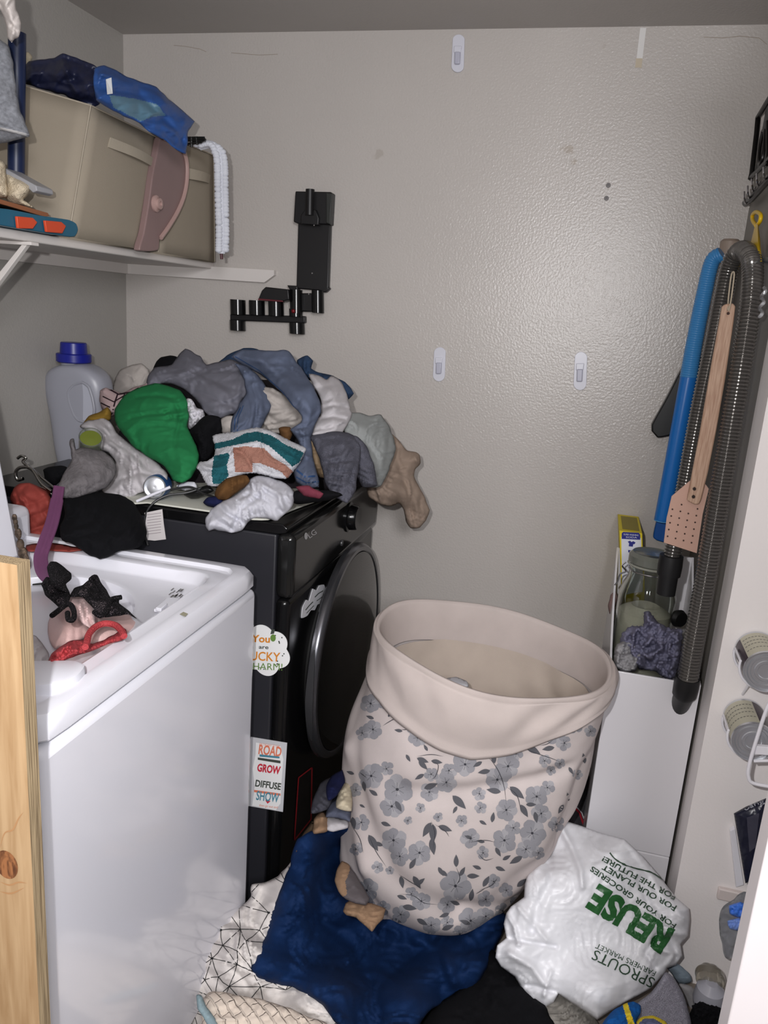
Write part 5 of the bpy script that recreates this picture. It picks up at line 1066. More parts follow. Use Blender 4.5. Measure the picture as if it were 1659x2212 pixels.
L('sock', [(438, 1084), (450, 1074), (468, 1072), (482, 1084), (470, 1096), (448, 1092)], ('y', 1.53), C('navy_cotton', 24, 28, 60), 'small navy sock at the front of the dryer top', 'sock', bulge=.015, R=10, step=3)
SWT = C('white_knit', 188, 188, 196)
L('sweatshirt', [(443, 1138), (446, 1118), (456, 1100), (478, 1084), (505, 1070), (528, 1054), (540, 1034), (560, 1026), (590, 1032), (618, 1044), (635, 1064), (634, 1088), (622, 1106), (600, 1124), (580, 1120), (556, 1118), (535, 1130), (522, 1146), (500, 1151), (480, 1146), (462, 1144), (450, 1148)],
  [(560, 1028, 'y', 1.58), (635, 1075, 'y', 1.55), (480, 1148, 'y', 1.475)], SWT, 'white sweatshirt bundle spilling over the dryer near edge', 'sweatshirt', bulge=.05, R=32, folds=[(118, 24, .014), (100, 34, .010)], creases=[([(560, 1045), (600, 1062), (612, 1100)], 6, .012), ([(520, 1075), (540, 1065), (565, 1080), (570, 1115)], 4, -.012), ([(500, 1150), (520, 1100), (560, 1070)], 6, -.012)], seed=17)
mat_o = MB(); mp_ = [P(x, y, z=.996) for x, y in smooth_loop([(262, 1060), (290, 1090), (350, 1102), (440, 1112), (520, 1122), (580, 1124), (640, 1100), (700, 1076), (660, 1046), (400, 1030)], 14)]
for p in mp_: p.y = max(p.y, DY0+.003) if p.y < DY0-.02 else p.y
mat_o.prism(mp_, (0, 0, .004)); mat_o.build('mat', C('ivory_mat', 196, 196, 186), None, 'ivory white mat lying flat under the heap on the dryer', 'mat', bevel=.001)
L('underwear', [(612, 1074), (640, 1060), (690, 1058), (720, 1062), (740, 1070), (716, 1080), (680, 1086), (640, 1088)], ('y', 1.56), BLACKC, 'black and maroon garment edge under the charcoal towel', 'clothing', bulge=.02, R=10, step=3.5)
L('cloth', [(640, 1052), (668, 1050), (700, 1066), (690, 1078), (655, 1070)], ('y', 1.545), C('maroon_cloth', 110, 50, 64), 'thin maroon cloth strip on the dryer top', 'cloth', bulge=.01, R=8, step=3)
# candle glass with lime inside
cg = thing('candle_glass', 'tilted glass tumbler with lime green wax on the white T-shirt', 'candle glass', P(195, 955, y=1.56))
a, b = P(180, 962, y=1.56), P(203, 938, y=1.58); dv = (b-a).normalized(); R_ = .026
ax_ = Vector((.35, -.45, .55)).normalized(); cc_ = P(196, 944, y=1.58)
MB().lathe(cc_, [(R_*.9, -.06), (R_, -.055), (R_*1.02, .0), (R_*.94, .0), (R_*.92, -.05), (0, -.052)], tuple(ax_), 40).build('tumbler', mat('thin_glass', (220, 224, 220), .05, trans=.9, ior=1.3), cg, smooth=True)
MB().lathe(cc_, [(0, -.05), (R_*.9, -.048), (R_*.92, -.008), (0, -.006)], tuple(ax_), 32, cap=False).build('lime_wax', mat('lime_wax', (100, 110, 40), .4), cg, smooth=True)
L('pouch', [(125, 1052), (134, 1028), (148, 1004), (156, 990), (150, 962), (153, 950), (160, 948), (163, 970), (172, 966), (195, 968), (222, 976), (243, 990), (251, 1010), (246, 1034), (226, 1056), (190, 1068), (155, 1078), (132, 1072)], [(180, 965, 'y', 1.52), (250, 1020, 'y', 1.52), (135, 1070, 'y', 1.42)], C('grey_velour', 106, 102, 104, bump=(120, .6, .004), var=(24, .25)), 'worn grey velour pouch above the black bundle', 'pouch', bulge=.05, R=34, folds=[(60, 30, .006)], seed=8)
L('cloth', [(92, 1016), (105, 1008), (130, 1006), (146, 1010), (140, 1030), (120, 1048), (100, 1040)], ('y', 1.56), BLACKC, 'small black cloth between the chrome hangers and grey pouch', 'cloth', bulge=.03, R=12)
L('bundle', [(134, 1082), (150, 1072), (190, 1064), (240, 1066), (272, 1072), (292, 1092), (306, 1115), (318, 1148), (312, 1166), (300, 1182), (262, 1190), (238, 1200), (215, 1208), (190, 1198), (160, 1178), (134, 1166), (130, 1140), (140, 1110)], [(200, 1066, 'y', 1.47), (310, 1120, 'y', 1.47), (215, 1205, 'y', 1.33)], BLACKC, 'black lacy garment bundle lying across the washer back corner', bulge=.06, R=36, folds=[(30, 30, .006)], seed=9)
COR = C('coral_nylon', 140, 62, 55, rough=.6)
L('shirt', [(22, 1080), (28, 1056), (42, 1044), (62, 1042), (82, 1050), (100, 1062), (112, 1084), (110, 1110), (104, 1135), (112, 1160), (100, 1176), (60, 1178), (48, 1160), (44, 1130), (34, 1105)], ('y', 1.47), COR, 'scrunched coral red garment behind the washer lid', bulge=.05, R=30, folds=[(70, 26, .014), (120, 34, .012)], seed=3)
L('shirt', [(56, 1178), (100, 1172), (140, 1176), (186, 1188), (150, 1192), (100, 1190), (60, 1190)], ('z', .925), COR, 'flat coral cloth edge along the washer back', bulge=.006, R=8, step=3.5)
# chrome hangers
hg = thing('clip_hanger', 'pair of chrome hanger hooks poking up by the left wall', 'hanger', P(70, 1060, y=1.55))
CRM = mat('chrome', (190, 188, 184), .12, metal=1.)
MB().tube(px_path([(38, 990, 'y', 1.54), (46, 985, 'y', 1.54), (56, 989, 'y', 1.54), (50, 998, 'y', 1.54), (70, 1014, 'y', 1.53), (95, 1036, 'y', 1.52), (120, 1056, 'y', 1.50)], 6), .0034, 10).build('hanger_arm', CRM, hg, smooth=True)
MB().tube(px_path([(50, 1034, 'y', 1.53), (38, 1036, 'y', 1.53), (34, 1020, 'y', 1.53), (44, 1010, 'y', 1.53), (62, 1010, 'y', 1.53), (74, 1020, 'y', 1.52), (90, 1045, 'y', 1.50), (112, 1062, 'y', 1.49)], 6), .004, 10).build('hanger_hook', CRM, hg, smooth=True)
MB().prism([P(x, y, y=1.49) for x, y in [(84, 1050), (108, 1060), (112, 1070), (88, 1062)]], (0, .008, 0)).build('clip', CRM, hg, bevel=.001)
# purple strap
pu = MB(); pth = px_path([(128, 1050, 'y', 1.40), (122, 1085, 'y', 1.36), (112, 1130, 'y', 1.30), (96, 1175, 'y', 1.24), (88, 1205, 'y', 1.20), (94, 1235, 'y', 1.15), (118, 1256, 'y', 1.10)], 8)
rg = []
for i, p in enumerate(pth):
    t = (pth[min(i+1, len(pth)-1)]-pth[max(i-1, 0)]).normalized(); vw = (V(O)-p).normalized(); sd = t.cross(vw).normalized(); hw = .0125 if i > 6 else .011
    rg.append([p+sd*hw*a+vw*b for a, b in ((-1, 0), (-.85, .003), (-.5, .0005), (-.15, .003), (.15, .0005), (.5, .003), (.85, .003), (1, 0), (.8, -.003), (-.8, -.003))])
pu.loft(rg).build('strap', C('mauve_strap', 106, 64, 96, rough=.6), None, 'mauve purple elastic strap trailing into the washer tub', 'strap', smooth=True)
# can, stick, cords, care label on the dryer edge
tc_ = thing('aluminium_can', 'tipped drinks can with a blue label under the white T-shirt', 'can', P(335, 1050, y=1.54))
c = P(333, 1053, y=1.535); ax_ = Vector((.30, -.85, .12)).normalized(); R_ = .025
MB().lathe(c, [(0, -.004), (R_*.5, -.003), (R_*.8, -.006), (R_*.9, 0), (R_, -.002), (R_, -.006)], tuple(ax_), 40, cap=False).build('can_end', mat('tin_steel', 0), tc_, smooth=True)
MB().lathe(c, [(R_, -.006), (R_*1.08, -.016), (R_*1.08, -.07), (0, -.07)], tuple(ax_), 40, cap=False).build('can_body', mat('can_blue', (52, 96, 160), .3, metal=.3), tc_, smooth=True)
MB().tube([P(295, 1083, y=1.50), P(368, 1052, y=1.53)], .0034, 10).build('plastic_stick', mat('white_plastic', 0), None, 'white plastic stick lying in front of the drinks can', 'stick', smooth=True)
MB().tube(px_path([(320, 1178, 'y', 1.49), (312, 1150, 'y', 1.495), (314, 1115, 'y', 1.50), (330, 1088, 'y', 1.51), (362, 1070, 'y', 1.53), (405, 1064, 'y', 1.55), (450, 1050, 'y', 1.58), (475, 1052, 'y', 1.6)], 8), .0028, 8).build('cable', BC, None, 'thin black cable curling down over the dryer near edge', 'cable', smooth=True)
MB().tube(px_path([(368, 1058, 'y', 1.545), (410, 1052, 'y', 1.56), (440, 1066, 'y', 1.56), (470, 1076, 'y', 1.55)], 8), .0026, 8).build('cable', BC, None, 'short black cable loop near the green shirt hem', 'cable', smooth=True)
L('charger', [(395, 1066), (420, 1056), (450, 1048), (462, 1058), (440, 1072), (412, 1076)], ('y', 1.57), BK, 'flat black charger block beside the cables', 'charger', bulge=.012, R=8, step=3)
L('paper', [(380, 1050), (398, 1040), (420, 1040), (424, 1054), (400, 1060)], ('y', 1.60), C('white_paper', 214, 214, 222), 'white folded paper under the green shirt hem', 'paper', bulge=.01, R=8, step=3)
sheet('care_label', 'white care label printed with fine text hanging on the dryer side', 'label', [(312, 1108), (350, 1100), (353, 1130), (358, 1165), (334, 1168), (316, 1166)], mat('label_paper', (206, 200, 200), .8),
      [([strip([(318, 1112+k*6), (348, 1108+k*6)], 1.3) for k in range(8)], mat('label_faint_ink', (150, 140, 144), .8))], y=DY0-.012)

# ================================================================== inside the washer
def LZ(*a, **k): return lump(*a, **k)
br = thing('bra', 'blush pink bra with black lace lying in the washer mouth', 'bra', P(200, 1380, z=.88))
PKS = C('blush_satin', 196, 164, 160, rough=.45); LACE = C('black_lace', 16, 15, 18, bump=(420, .9, .003)); LG = C('lace_mesh', 74, 66, 72, bump=(420, .9, .003))
for m_, c1, c2, sc in ((LACE, (14, 13, 15), (96, 88, 94), 330), (LG, (22, 20, 24), (150, 136, 140), 420)):
    nt = m_.node_tree; tc = nt.nodes.new('ShaderNodeTexCoord'); vo = nt.nodes.new('ShaderNodeTexVoronoi'); vo.feature = 'DISTANCE_TO_EDGE'; vo.inputs['Scale'].default_value = sc
    cr = nt.nodes.new('ShaderNodeValToRGB'); cr.color_ramp.elements[0].position = .22; cr.color_ramp.elements[1].position = .34 if m_ is LG else .5; cr.color_ramp.elements[0].color = rgb(*c1); cr.color_ramp.elements[1].color = rgb(*c2)
    nt.links.new(tc.outputs['Object'], vo.inputs['Vector']); nt.links.new(vo.outputs['Distance'], cr.inputs[0]); nt.links.new(cr.outputs[0], nt.nodes['Principled BSDF'].inputs['Base Color'])
LZ('cup', [(103, 1366), (104, 1345), (112, 1325), (128, 1315), (150, 1308), (172, 1305), (195, 1318), (205, 1345), (196, 1368), (170, 1385), (140, 1398), (118, 1402), (108, 1388)], ('z', .885), PKS, bulge=.07, R=44, back=.02, parent=br, wrinkle=0, folds=[(0, 30, .004)])
LZ('cup', [(188, 1372), (190, 1340), (200, 1322), (225, 1318), (255, 1318), (280, 1328), (298, 1342), (292, 1358), (275, 1374), (250, 1384), (220, 1392), (198, 1392)], ('z', .885), PKS, bulge=.065, R=40, back=.02, parent=br, wrinkle=0, seed=4)
LZ('centre_panel', [(138, 1296), (160, 1284), (184, 1288), (200, 1312), (206, 1345), (200, 1362), (184, 1352), (165, 1330), (150, 1312)], ('z', .93), C('pale_pink_satin', 204, 176, 174, rough=.5), bulge=.03, R=20, back=.01, parent=br, creases=[([(172, 1290), (185, 1320), (200, 1355)], 4, -.012)])
l1 = LZ('lace_trim', [(90, 1262), (100, 1246), (122, 1252), (140, 1262), (152, 1285), (148, 1300), (140, 1316), (128, 1312), (112, 1298), (98, 1285)], ('z', .955), [LACE, LG], bulge=.02, R=14, back=.006, parent=br, crumple=(10, .006), step=3, paint=[(disc(112, 1272, 9)[0], 1), (disc(130, 1298, 8)[0], 1)])
l2 = LZ('lace_trim', [(150, 1288), (160, 1270), (180, 1262), (196, 1248), (206, 1242), (214, 1250), (228, 1272), (240, 1290), (262, 1288), (258, 1302), (296, 1336), (278, 1328), (250, 1330), (228, 1334), (210, 1326), (194, 1306), (180, 1290)], ('z', .955), [LACE, LG], bulge=.02, R=12, back=.006, parent=br, crumple=(10, .006), step=3, paint=[(disc(190, 1262, 8)[0], 1), (disc(180, 1280, 9)[0], 1), ([(192, 1296), (225, 1300), (255, 1318), (240, 1326), (212, 1324)], 1)])
for pth in ([(196, 1252), (206, 1246), (214, 1262), (230, 1290), (236, 1300)], [(262, 1290), (240, 1296), (228, 1322), (216, 1330), (204, 1322)], [(112, 1330), (125, 1320), (140, 1308), (152, 1306), (160, 1322), (158, 1338), (148, 1338), (146, 1324)]):
    MB().tube([P(p.x, p.y, z=.965) for p in spline([Vector((x, y, 0)) for x, y in pth], 5)], .0042, 8).build('strap', LACE, br, smooth=True)
LZ('back_band', [(100, 1226), (108, 1214), (122, 1214), (140, 1228), (154, 1240), (154, 1250), (142, 1262), (150, 1280), (130, 1276), (112, 1262), (106, 1246)], ('z', .97), LACE, bulge=.02, R=14, back=.008, parent=br, step=3)
rd = thing('lace_underwear', 'coral red lace underwear at the rim of the washer mouth', 'underwear', P(180, 1410, z=.9))
REDC = C('red_lace', 160, 60, 64, rough=.7, bump=(300, .8, .003))
LZ('fabric', [(104, 1428), (112, 1412), (128, 1398), (146, 1388), (165, 1382), (180, 1382), (200, 1392), (222, 1382), (245, 1372), (262, 1356), (272, 1360), (274, 1372), (262, 1384), (235, 1392), (210, 1402), (180, 1412), (150, 1422), (120, 1434), (108, 1436)], ('z', .925), REDC, bulge=.035, R=18, back=.012, parent=rd, crumple=(16, .012), step=3, folds=[(70, 18, .008)], seed=7)
MB().tube([P(p.x, p.y, z=.955) for p in spline([Vector((x, y, 0)) for x, y in [(184, 1398), (188, 1385), (192, 1370), (205, 1355), (225, 1347), (248, 1350), (262, 1362), (268, 1374)]], 6)], .005, 8).build('loop_strap', REDC, rd, smooth=True)
LZ('cloth', [(40, 1380), (60, 1372), (78, 1374), (92, 1390), (104, 1410), (106, 1432), (90, 1445), (60, 1448), (38, 1440)], ('z', .88), WHT, 'white cloth at the left of the washer mouth', 'cloth', bulge=.03, R=20, folds=[(20, 20, .008)], seed=2, back=.02)

# ================================================================== floor heap
BASE = [(650, 1815, 'z', .30), (750, 1785, 'z', .27), (545, 2100, 'z', .17), (700, 2180, 'z', .18), (880, 2200, 'z', .12), (1080, 2010, 'z', .06), (1010, 2120, 'z', .06), (850, 2000, 'z', .04), (1000, 1930, 'z', .0), (620, 1950, 'z', .22), (740, 1960, 'z', .10), (775, 1880, 'z', .02), (800, 1960, 'z', .0), (755, 1830, 'z', .10), (545, 1915, 'z', .18), (400, 2150, 'z', .06)]
GEO = C('white_sheet', 214, 208, 204)
gs = L('bed_sheet', [(642, 1842), (625, 1866), (602, 1892), (575, 1905), (544, 1910), (542, 1938), (520, 1958), (486, 1978), (470, 2000), (450, 2040), (430, 2075), (410, 2108), (398, 2145), (392, 2200), (390, 2290), (800, 2290), (770, 2220), (690, 2130), (610, 2060), (650, 1960), (670, 1870)],
  BASE, GEO, 'white sheet with a thin black geometric line print on the floor', 'bed sheet', bulge=.06, R=70, back=.02, folds=[(130, 60, .016), (60, 90, .010)], creases=[([(470, 2000), (520, 2020), (570, 2060)], 10, .02), ([(495, 1990), (540, 2000), (575, 2035)], 6, -.016)], seed=41, step=5, push=.035)
rnd = random.Random(14); pts = []
while len(pts) < 74:
    q = (rnd.uniform(380, 760), rnd.uniform(1850, 2260))
    if all(math.hypot(q[0]-p[0], q[1]-p[1]) > 27 for p in pts): pts.append(q)
    elif rnd.random() < .01: pts.append(q)
ov, ed, of, _, _, _ = delaunay_2d_cdt([Vector(p) for p in pts], [], [], 0, 1e-4)
es = set(tuple(sorted((f[i], f[(i+1) % 3]))) for f in of for i in range(3))
ln_ = [strip([tuple(ov[a]), ((ov[a].x+ov[b].x)/2+rnd.uniform(-2, 2), (ov[a].y+ov[b].y)/2+rnd.uniform(-2, 2)), tuple(ov[b])], 1.5) for a, b in es if (ov[a]-ov[b]).length < 70]
decal(gs, bvh_of(gs), ln_+[disc(v.x, v.y, 3.2, 2.6, 8) for i, v in enumerate(ov) if i % 3 == 0], C('sheet_print_black', 34, 34, 36), off=.001)
QC = cloth('cream_quilt', (212, 198, 184)); nt = QC.node_tree; b_ = nt.nodes['Principled BSDF']; tc = nt.nodes.new('ShaderNodeTexCoord'); mp = nt.nodes.new('ShaderNodeMapping'); mp.inputs['Rotation'].default_value = (0, 0, .7)
bkx = nt.nodes.new('ShaderNodeTexBrick'); bkx.inputs['Scale'].default_value = 15; bkx.inputs['Mortar Size'].default_value = .04; bkx.inputs['Mortar Smooth'].default_value = 1.; bkx.inputs['Color1'].default_value = (1, 1, 1, 1); bkx.inputs['Color2'].default_value = (.5, .5, .5, 1); bkx.inputs['Mortar'].default_value = (0, 0, 0, 1)
nt.links.new(tc.outputs['Object'], mp.inputs[0]); nt.links.new(mp.outputs[0], bkx.inputs['Vector']); bu = nt.nodes.new('ShaderNodeBump'); bu.inputs['Strength'].default_value = .8; bu.inputs['Distance'].default_value = .006
nt.links.new(bkx.outputs['Color'], bu.inputs['Height']); nt.links.new(bu.outputs[0], b_.inputs['Normal'])
L('quilt', [(440, 2160), (450, 2144), (480, 2142), (520, 2150), (570, 2160), (620, 2176), (665, 2196), (710, 2214), (760, 2290), (440, 2290), (436, 2200)], [(450, 2150, 'z', .15), (700, 2215, 'z', .20), (560, 2250, 'z', .16)], QC, 'cream quilted blanket with a woven brick texture at the bottom', 'quilt', bulge=.03, R=40, seed=3, step=5)
L('cloth', [(424, 2150), (436, 2150), (448, 2176), (466, 2200), (480, 2240), (462, 2240), (444, 2206), (428, 2180)], ('z', .165), C('pale_teal_edge', 138, 158, 164), 'pale teal binding strip between the sheet and the quilt', 'cloth', bulge=.01, R=8, folds=[(60, 8, .003)], step=3.5)
NVB = C('navy_blanket', 14, 38, 76, rough=.75, bump=(300, .4, .002), var=(8, .2))
L('blanket', [(626, 1868), (634, 1835), (645, 1812), (670, 1797), (705, 1788), (750, 1780), (800, 1800), (900, 1870), (1040, 1930), (1096, 1978), (1090, 2005), (1072, 2046), (1052, 2090), (1024, 2135), (1000, 2150), (960, 2165), (930, 2180), (908, 2212), (890, 2290), (780, 2290), (722, 2206), (694, 2170), (660, 2146), (632, 2132), (604, 2128), (574, 2122), (552, 2112), (539, 2098), (552, 2064), (570, 2026), (588, 1970), (604, 1926), (615, 1896)],
  BASE, NVB, 'deep navy blue blanket spread under the laundry hamper', 'blanket', bulge=.05, R=50, back=.02, folds=[(40, 80, .014), (100, 110, .016), (5, 60, .010)], creases=[([(700, 1990), (760, 2040), (800, 2120), (820, 2200)], 14, -.018), ([(900, 2030), (960, 2060), (980, 2120)], 12, .022), ([(640, 2000), (700, 2060), (760, 2150)], 16, .014), ([(1010, 2040), (1000, 2090)], 9, -.018)], seed=27, step=5)
L('cloth', [(1062, 2052), (1090, 2088), (1120, 2118), (1150, 2148), (1182, 2180), (1210, 2290), (860, 2290), (906, 2214), (930, 2180), (990, 2140), (1030, 2110)], ('z', .055), BLACKC, 'black cloth on the floor between the blanket and the white bag', bulge=.03, R=40, folds=[(40, 60, .01)], step=7)
SKN = C('tan_knit', 146, 118, 94)
L('sock', [(742, 1968), (746, 1950), (760, 1944), (785, 1950), (812, 1954), (834, 1964), (828, 1982), (816, 1998), (804, 2012), (790, 2000), (770, 1984), (750, 1978)], ('z', .205), SKN, 'tan sock on the navy blanket below the hamper corner', 'sock', bulge=.02, R=14, folds=[(80, 16, .005)], step=3.5)
sg = L('sock', [(724, 1902), (728, 1876), (738, 1860), (752, 1868), (768, 1890), (786, 1920), (800, 1940), (790, 1956), (766, 1950), (746, 1942), (732, 1926)], ('z', .235), [C('sock_grey', 92, 86, 88), SKN], 'grey sock with a tan cuff beside the hamper base', 'sock', bulge=.025, R=16, step=3.2, paint=[([(715, 1850), (756, 1856), (756, 1880), (746, 1905), (750, 1930), (735, 1945), (710, 1930)], 1)])
# clutter between dryer and hamper
for nm, lab, ol, zz, cc in (('sock', 'tan rolled sock beside the dryer base', [(676, 1800), (680, 1768), (696, 1752), (710, 1766), (712, 1790), (700, 1800)], .30, ('tan_knit', 160, 118, 76)),
    ('cloth', 'dark tan cloth edge along the dryer base by the red label', [(640, 1840), (648, 1812), (664, 1790), (676, 1775), (684, 1785), (676, 1800), (655, 1822)], .28, ('dull_tan', 92, 76, 60)),
    ('cloth', 'white cloth scrap left of the hamper above the blanket', [(702, 1790), (706, 1764), (726, 1764), (752, 1774), (750, 1788), (720, 1796)], .30, ('white_cotton', 0, 0, 0)),
    ('trousers', 'blue-grey denim scrap between dryer and hamper', [(704, 1764), (708, 1740), (722, 1724), (740, 1722), (756, 1740), (756, 1776), (730, 1766)], .32, ('slate_denim', 84, 88, 104)),
    ('cloth', 'cream cloth end behind the hamper left side', [(726, 1744), (730, 1712), (742, 1690), (758, 1690), (760, 1750)], .36, ('cream_terry', 0, 0, 0)),
    ('cloth', 'dark grey cloth under the dryer door', [(672, 1758), (678, 1720), (692, 1692), (716, 1680), (722, 1712), (706, 1748)], .34, ('dark_grey_cloth', 70, 70, 78)),
    ('cloth', 'navy cloth hanging from the dryer door bottom', [(704, 1700), (716, 1676), (740, 1664), (746, 1690), (726, 1722), (708, 1730)], .40, ('navy_cotton', 0, 0, 0))):
    L(nm, ol, ('z', zz), cloth(cc[0], cc[1:]), lab, 'cloth', bulge=.03, R=16, folds=[(60, 18, .006)], step=3.5, seed=len(lab))
rs = L('bag', [(1252, 1640), (1262, 1620), (1272, 1660), (1278, 1720), (1272, 1790), (1250, 1800), (1222, 1790), (1230, 1730)], ('y', 1.86), C('dark_grey_bag', 62, 60, 64), 'dark grey bag with a red and white stripe behind the hamper', 'bag', bulge=.02, R=16, step=3.5)
decal(rs, bvh_of(rs), [strip([(1236, 1738), (1252, 1756), (1262, 1785)], 4)], C('stripe_red', 170, 40, 54), off=.001); decal(rs, bvh_of(rs), [strip([(1241, 1738), (1257, 1756), (1267, 1785)], 2)], C('stripe_white', 206, 200, 204), off=.0012)
# bottom right things
L('cloth', [(1160, 2150), (1200, 2140), (1240, 2150), (1275, 2180), (1305, 2240), (1180, 2260)], ('z', .03), C('camo_grey', 128, 124, 118, var=(26, .3)), 'mottled grey cloth under the white grocery bag', bulge=.03, R=30, seed=6)
L('placemat', [(1310, 2290), (1350, 2205), (1378, 2166), (1404, 2146), (1420, 2126), (1438, 2100), (1456, 2112), (1476, 2148), (1488, 2185), (1494, 2215), (1490, 2260), (1400, 2290)], [(1436, 2096, 'z', .15), (1490, 2200, 'z', .07), (1320, 2230, 'z', .06)], mat('silver_glitter', (150, 148, 160), .35, metal=.4, bump=(700, 1., .002), var=(500, .35)), 'silver glittery round mat leaning at the bottom right', 'mat', bulge=.012, R=10, fine=.001, wrinkle=0)
L('cloth', [(1440, 2088), (1455, 2078), (1475, 2088), (1494, 2108), (1494, 2122), (1478, 2128), (1462, 2122)], ('y', 1.60), C('blue_grey_cloth', 128, 142, 154), 'pale blue-grey cloth edge behind the silver mat', bulge=.02, R=12, step=3)
L('cloth', [(1464, 2126), (1484, 2128), (1500, 2136), (1508, 2160), (1496, 2200), (1486, 2180)], ('y', 1.58), C('grey_lint_cloth', 0, 0, 0), 'grey cloth wedged right of the silver mat', bulge=.02, R=12, step=3)
ss = L('shoe', [(1290, 2240), (1305, 2205), (1325, 2182), (1345, 2170), (1368, 2162), (1384, 2172), (1384, 2190), (1376, 2208), (1370, 2240)], ('z', .13), [C('cobalt_fabric', 24, 84, 150), C('yellow_trim', 214, 190, 52)], 'cobalt blue fabric shoe with yellow trim at the bottom edge', 'shoe', bulge=.03, R=18, step=3, crumple=(20, .006), paint=[([(1343, 2164), (1353, 2160), (1372, 2215), (1370, 2250), (1356, 2250), (1358, 2215)], 1)])
s2 = L('shoe', [(1372, 2240), (1376, 2208), (1390, 2194), (1412, 2194), (1436, 2206), (1450, 2240)], ('z', .14), [C('navy_pattern', 92, 96, 124, var=(200, .4)), C('yellow_trim', 0, 0, 0)], 'patterned navy shoe with yellow rim beside the cobalt one', 'shoe', bulge=.025, R=14, step=3, paint=[([(1370, 2204), (1390, 2190), (1415, 2190), (1440, 2204), (1455, 2235), (1446, 2235), (1432, 2212), (1412, 2200), (1392, 2200), (1378, 2212)], 1)])
# crystal ornament, clear tub, black brush
oc = P(1534, 2112, y=1.56); mb = MB(); rg = []
for i in range(1, 16):
    t = math.pi*i/16; r = .029*math.sin(t); rg.append([(oc.x+r*(1+.10*abs(math.sin(4*a)))*math.cos(a), oc.y+r*(1+.10*abs(math.sin(4*a)))*math.sin(a), oc.z-.026*math.cos(t)) for a in (2*math.pi*k/64 for k in range(64))])
mb.loft(rg).build('glass_ornament', mat('ornament_glass', (196, 190, 176), .06, trans=.8, ior=1.5), None, 'lobed clear glass ornament on the floor by the door', 'ornament', smooth=True)
tcn = P(1530, 2160, y=1.53); MB().lathe((tcn.x, 1.53, .05), [(.026, 0), (.03, .006), (.032, tcn.z-.05), (.028, tcn.z-.02), (.012, tcn.z-.006)], (0, 0, 1), 36).build('plastic_tub', mat('frosted_plastic', (188, 188, 198), .25, trans=.3), None, 'frosted white plastic tub below the glass ornament', 'tub', smooth=True)
L('brush', [(1490, 2190), (1500, 2168), (1515, 2164), (1535, 2172), (1560, 2180), (1556, 2250), (1492, 2250)], ('y', 1.49), BLACKC, 'black bristly thing at the bottom right corner', 'brush', bulge=.02, R=14, fuzz=2.5, step=3.5, crumple=(14, .01))
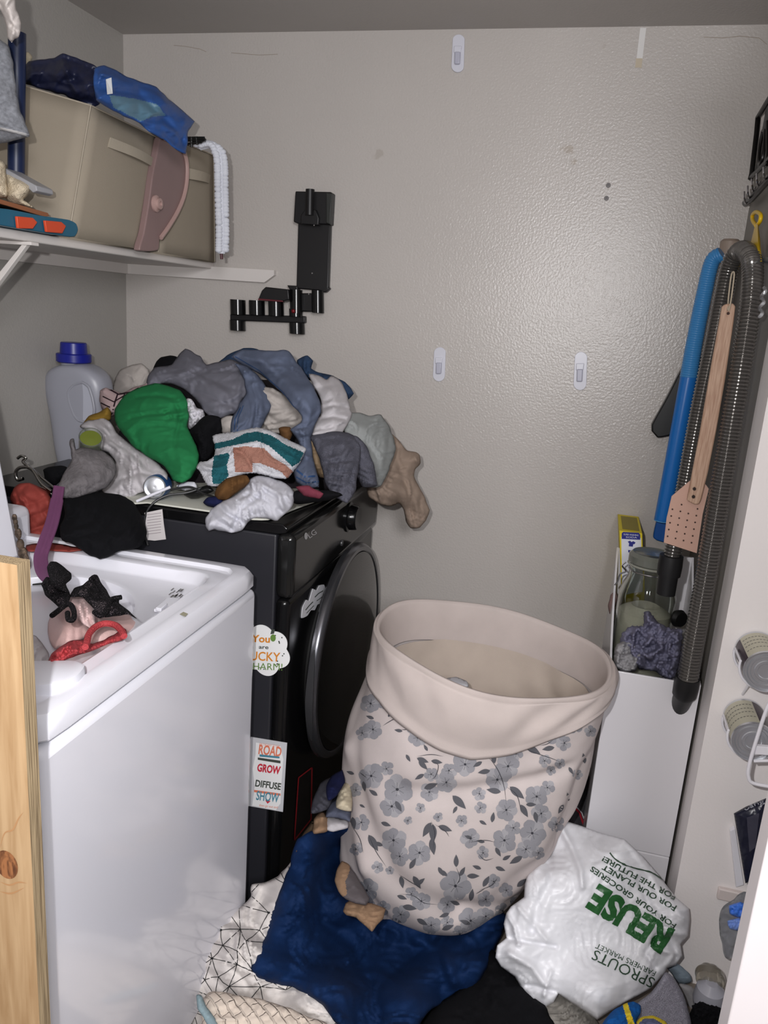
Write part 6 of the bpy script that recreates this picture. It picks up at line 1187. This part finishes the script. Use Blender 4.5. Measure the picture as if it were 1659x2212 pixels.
# ---- white grocery bag
PLB = mat('white_film', (226, 226, 230), .38, spec=.5)
bg_ = L('grocery_bag', [(1211, 1770), (1250, 1782), (1300, 1800), (1348, 1812), (1388, 1850), (1421, 1888), (1460, 1938), (1488, 1962), (1490, 1985), (1486, 2022), (1470, 2040), (1474, 2066), (1460, 2084), (1440, 2092), (1436, 2102), (1406, 2135), (1380, 2150), (1350, 2165), (1318, 2184), (1290, 2203), (1262, 2184), (1238, 2168), (1206, 2146), (1196, 2165), (1178, 2176), (1146, 2163), (1130, 2140), (1112, 2110), (1082, 2088), (1070, 2068), (1074, 2042), (1094, 2026), (1088, 1996), (1094, 1972), (1104, 1958), (1132, 1938), (1134, 1910), (1140, 1888), (1158, 1866), (1184, 1848), (1188, 1820), (1190, 1795)],
  [(1211, 1775, 'y', 1.69), (1300, 1960, 'y', 1.56), (1295, 2200, 'y', 1.41), (1486, 2000, 'y', 1.57), (1075, 2065, 'y', 1.44), (1100, 1970, 'y', 1.50), (1420, 1890, 'y', 1.62)], PLB, 'crumpled white plastic grocery bag with green REUSE lettering', 'bag', bulge=.05, R=46, back=.02, sharp=True, step=4,
  folds=[(20, 90, .006)], creases=[([(1205, 1775), (1235, 1830), (1255, 1880), (1258, 1915)], 7, .016), ([(1184, 1850), (1190, 1900), (1160, 1960), (1150, 2010)], 10, -.014), ([(1095, 1975), (1110, 2000), (1120, 2040)], 5, .016), ([(1090, 2025), (1140, 2035), (1200, 2045)], 5, -.012), ([(1100, 2060), (1150, 2090), (1180, 2130)], 8, .012), ([(1205, 2145), (1150, 2130), (1125, 2130)], 5, -.012), ([(1190, 2100), (1175, 2150)], 5, .010), ([(1120, 1960), (1180, 2030)], 6, .010),
           ([(1380, 1900), (1405, 1960), (1440, 2010), (1462, 2070)], 6, -.010), ([(1430, 2010), (1480, 2020)], 6, .012), ([(1420, 2050), (1455, 2060), (1440, 2090)], 6, .012), ([(1440, 1930), (1475, 1990)], 7, .010), ([(1415, 2090), (1395, 2060), (1420, 2020)], 5, -.012), ([(1348, 1812), (1400, 1880), (1440, 1950)], 5, .008), ([(1200, 1800), (1160, 1880)], 6, .010)], facet=(90, .009), wrinkle=.003, seed=33)
def z8(x, y): return (1059+x/2.765, 1640+y/2.765)
bb_ = bvh_of(bg_)
decal(bg_, bb_, [text2d('REUSE', z8(1098, 1030), z8(645, 748), 54, bold=.05)], mat('print_green', (38, 92, 46), .4), off=.0032, maxlen=5)
decal(bg_, bb_, [text2d('SPROUTS', z8(985, 1310), z8(628, 1138), 23, bold=.0), text2d('FARMERS MARKET', z8(990, 1268), z8(640, 1100), 11.5)], mat('print_dark_green', (50, 74, 56), .4), off=.002, maxlen=6)
decal(bg_, bb_, [text2d('FOR YOUR GROCERIES', z8(1112, 985), z8(612, 640), 11.5, bold=.02), text2d('FOR OUR PLANET', z8(1115, 880), z8(680, 630), 11.5, bold=.02), text2d('FOR THE FUTURE!', z8(1112, 815), z8(680, 580), 11.5, bold=.02),
                 strip([(p.x, p.y) for p in spline([Vector((*z8(*q), 0)) for q in [(715, 560), (760, 608), (850, 648), (950, 672), (1030, 720)]], 5)], 3)], mat('print_dark_green', 0), off=.002, maxlen=6)
L('cloth', [(955, 1476), (962, 1466), (985, 1463), (1008, 1472), (1012, 1484), (985, 1488), (960, 1484)], ('z', .62), C('pale_grey_cotton', 190, 190, 196), 'small pale grey cloth lump inside the laundry hamper', 'cloth', bulge=.02, R=10, step=3)
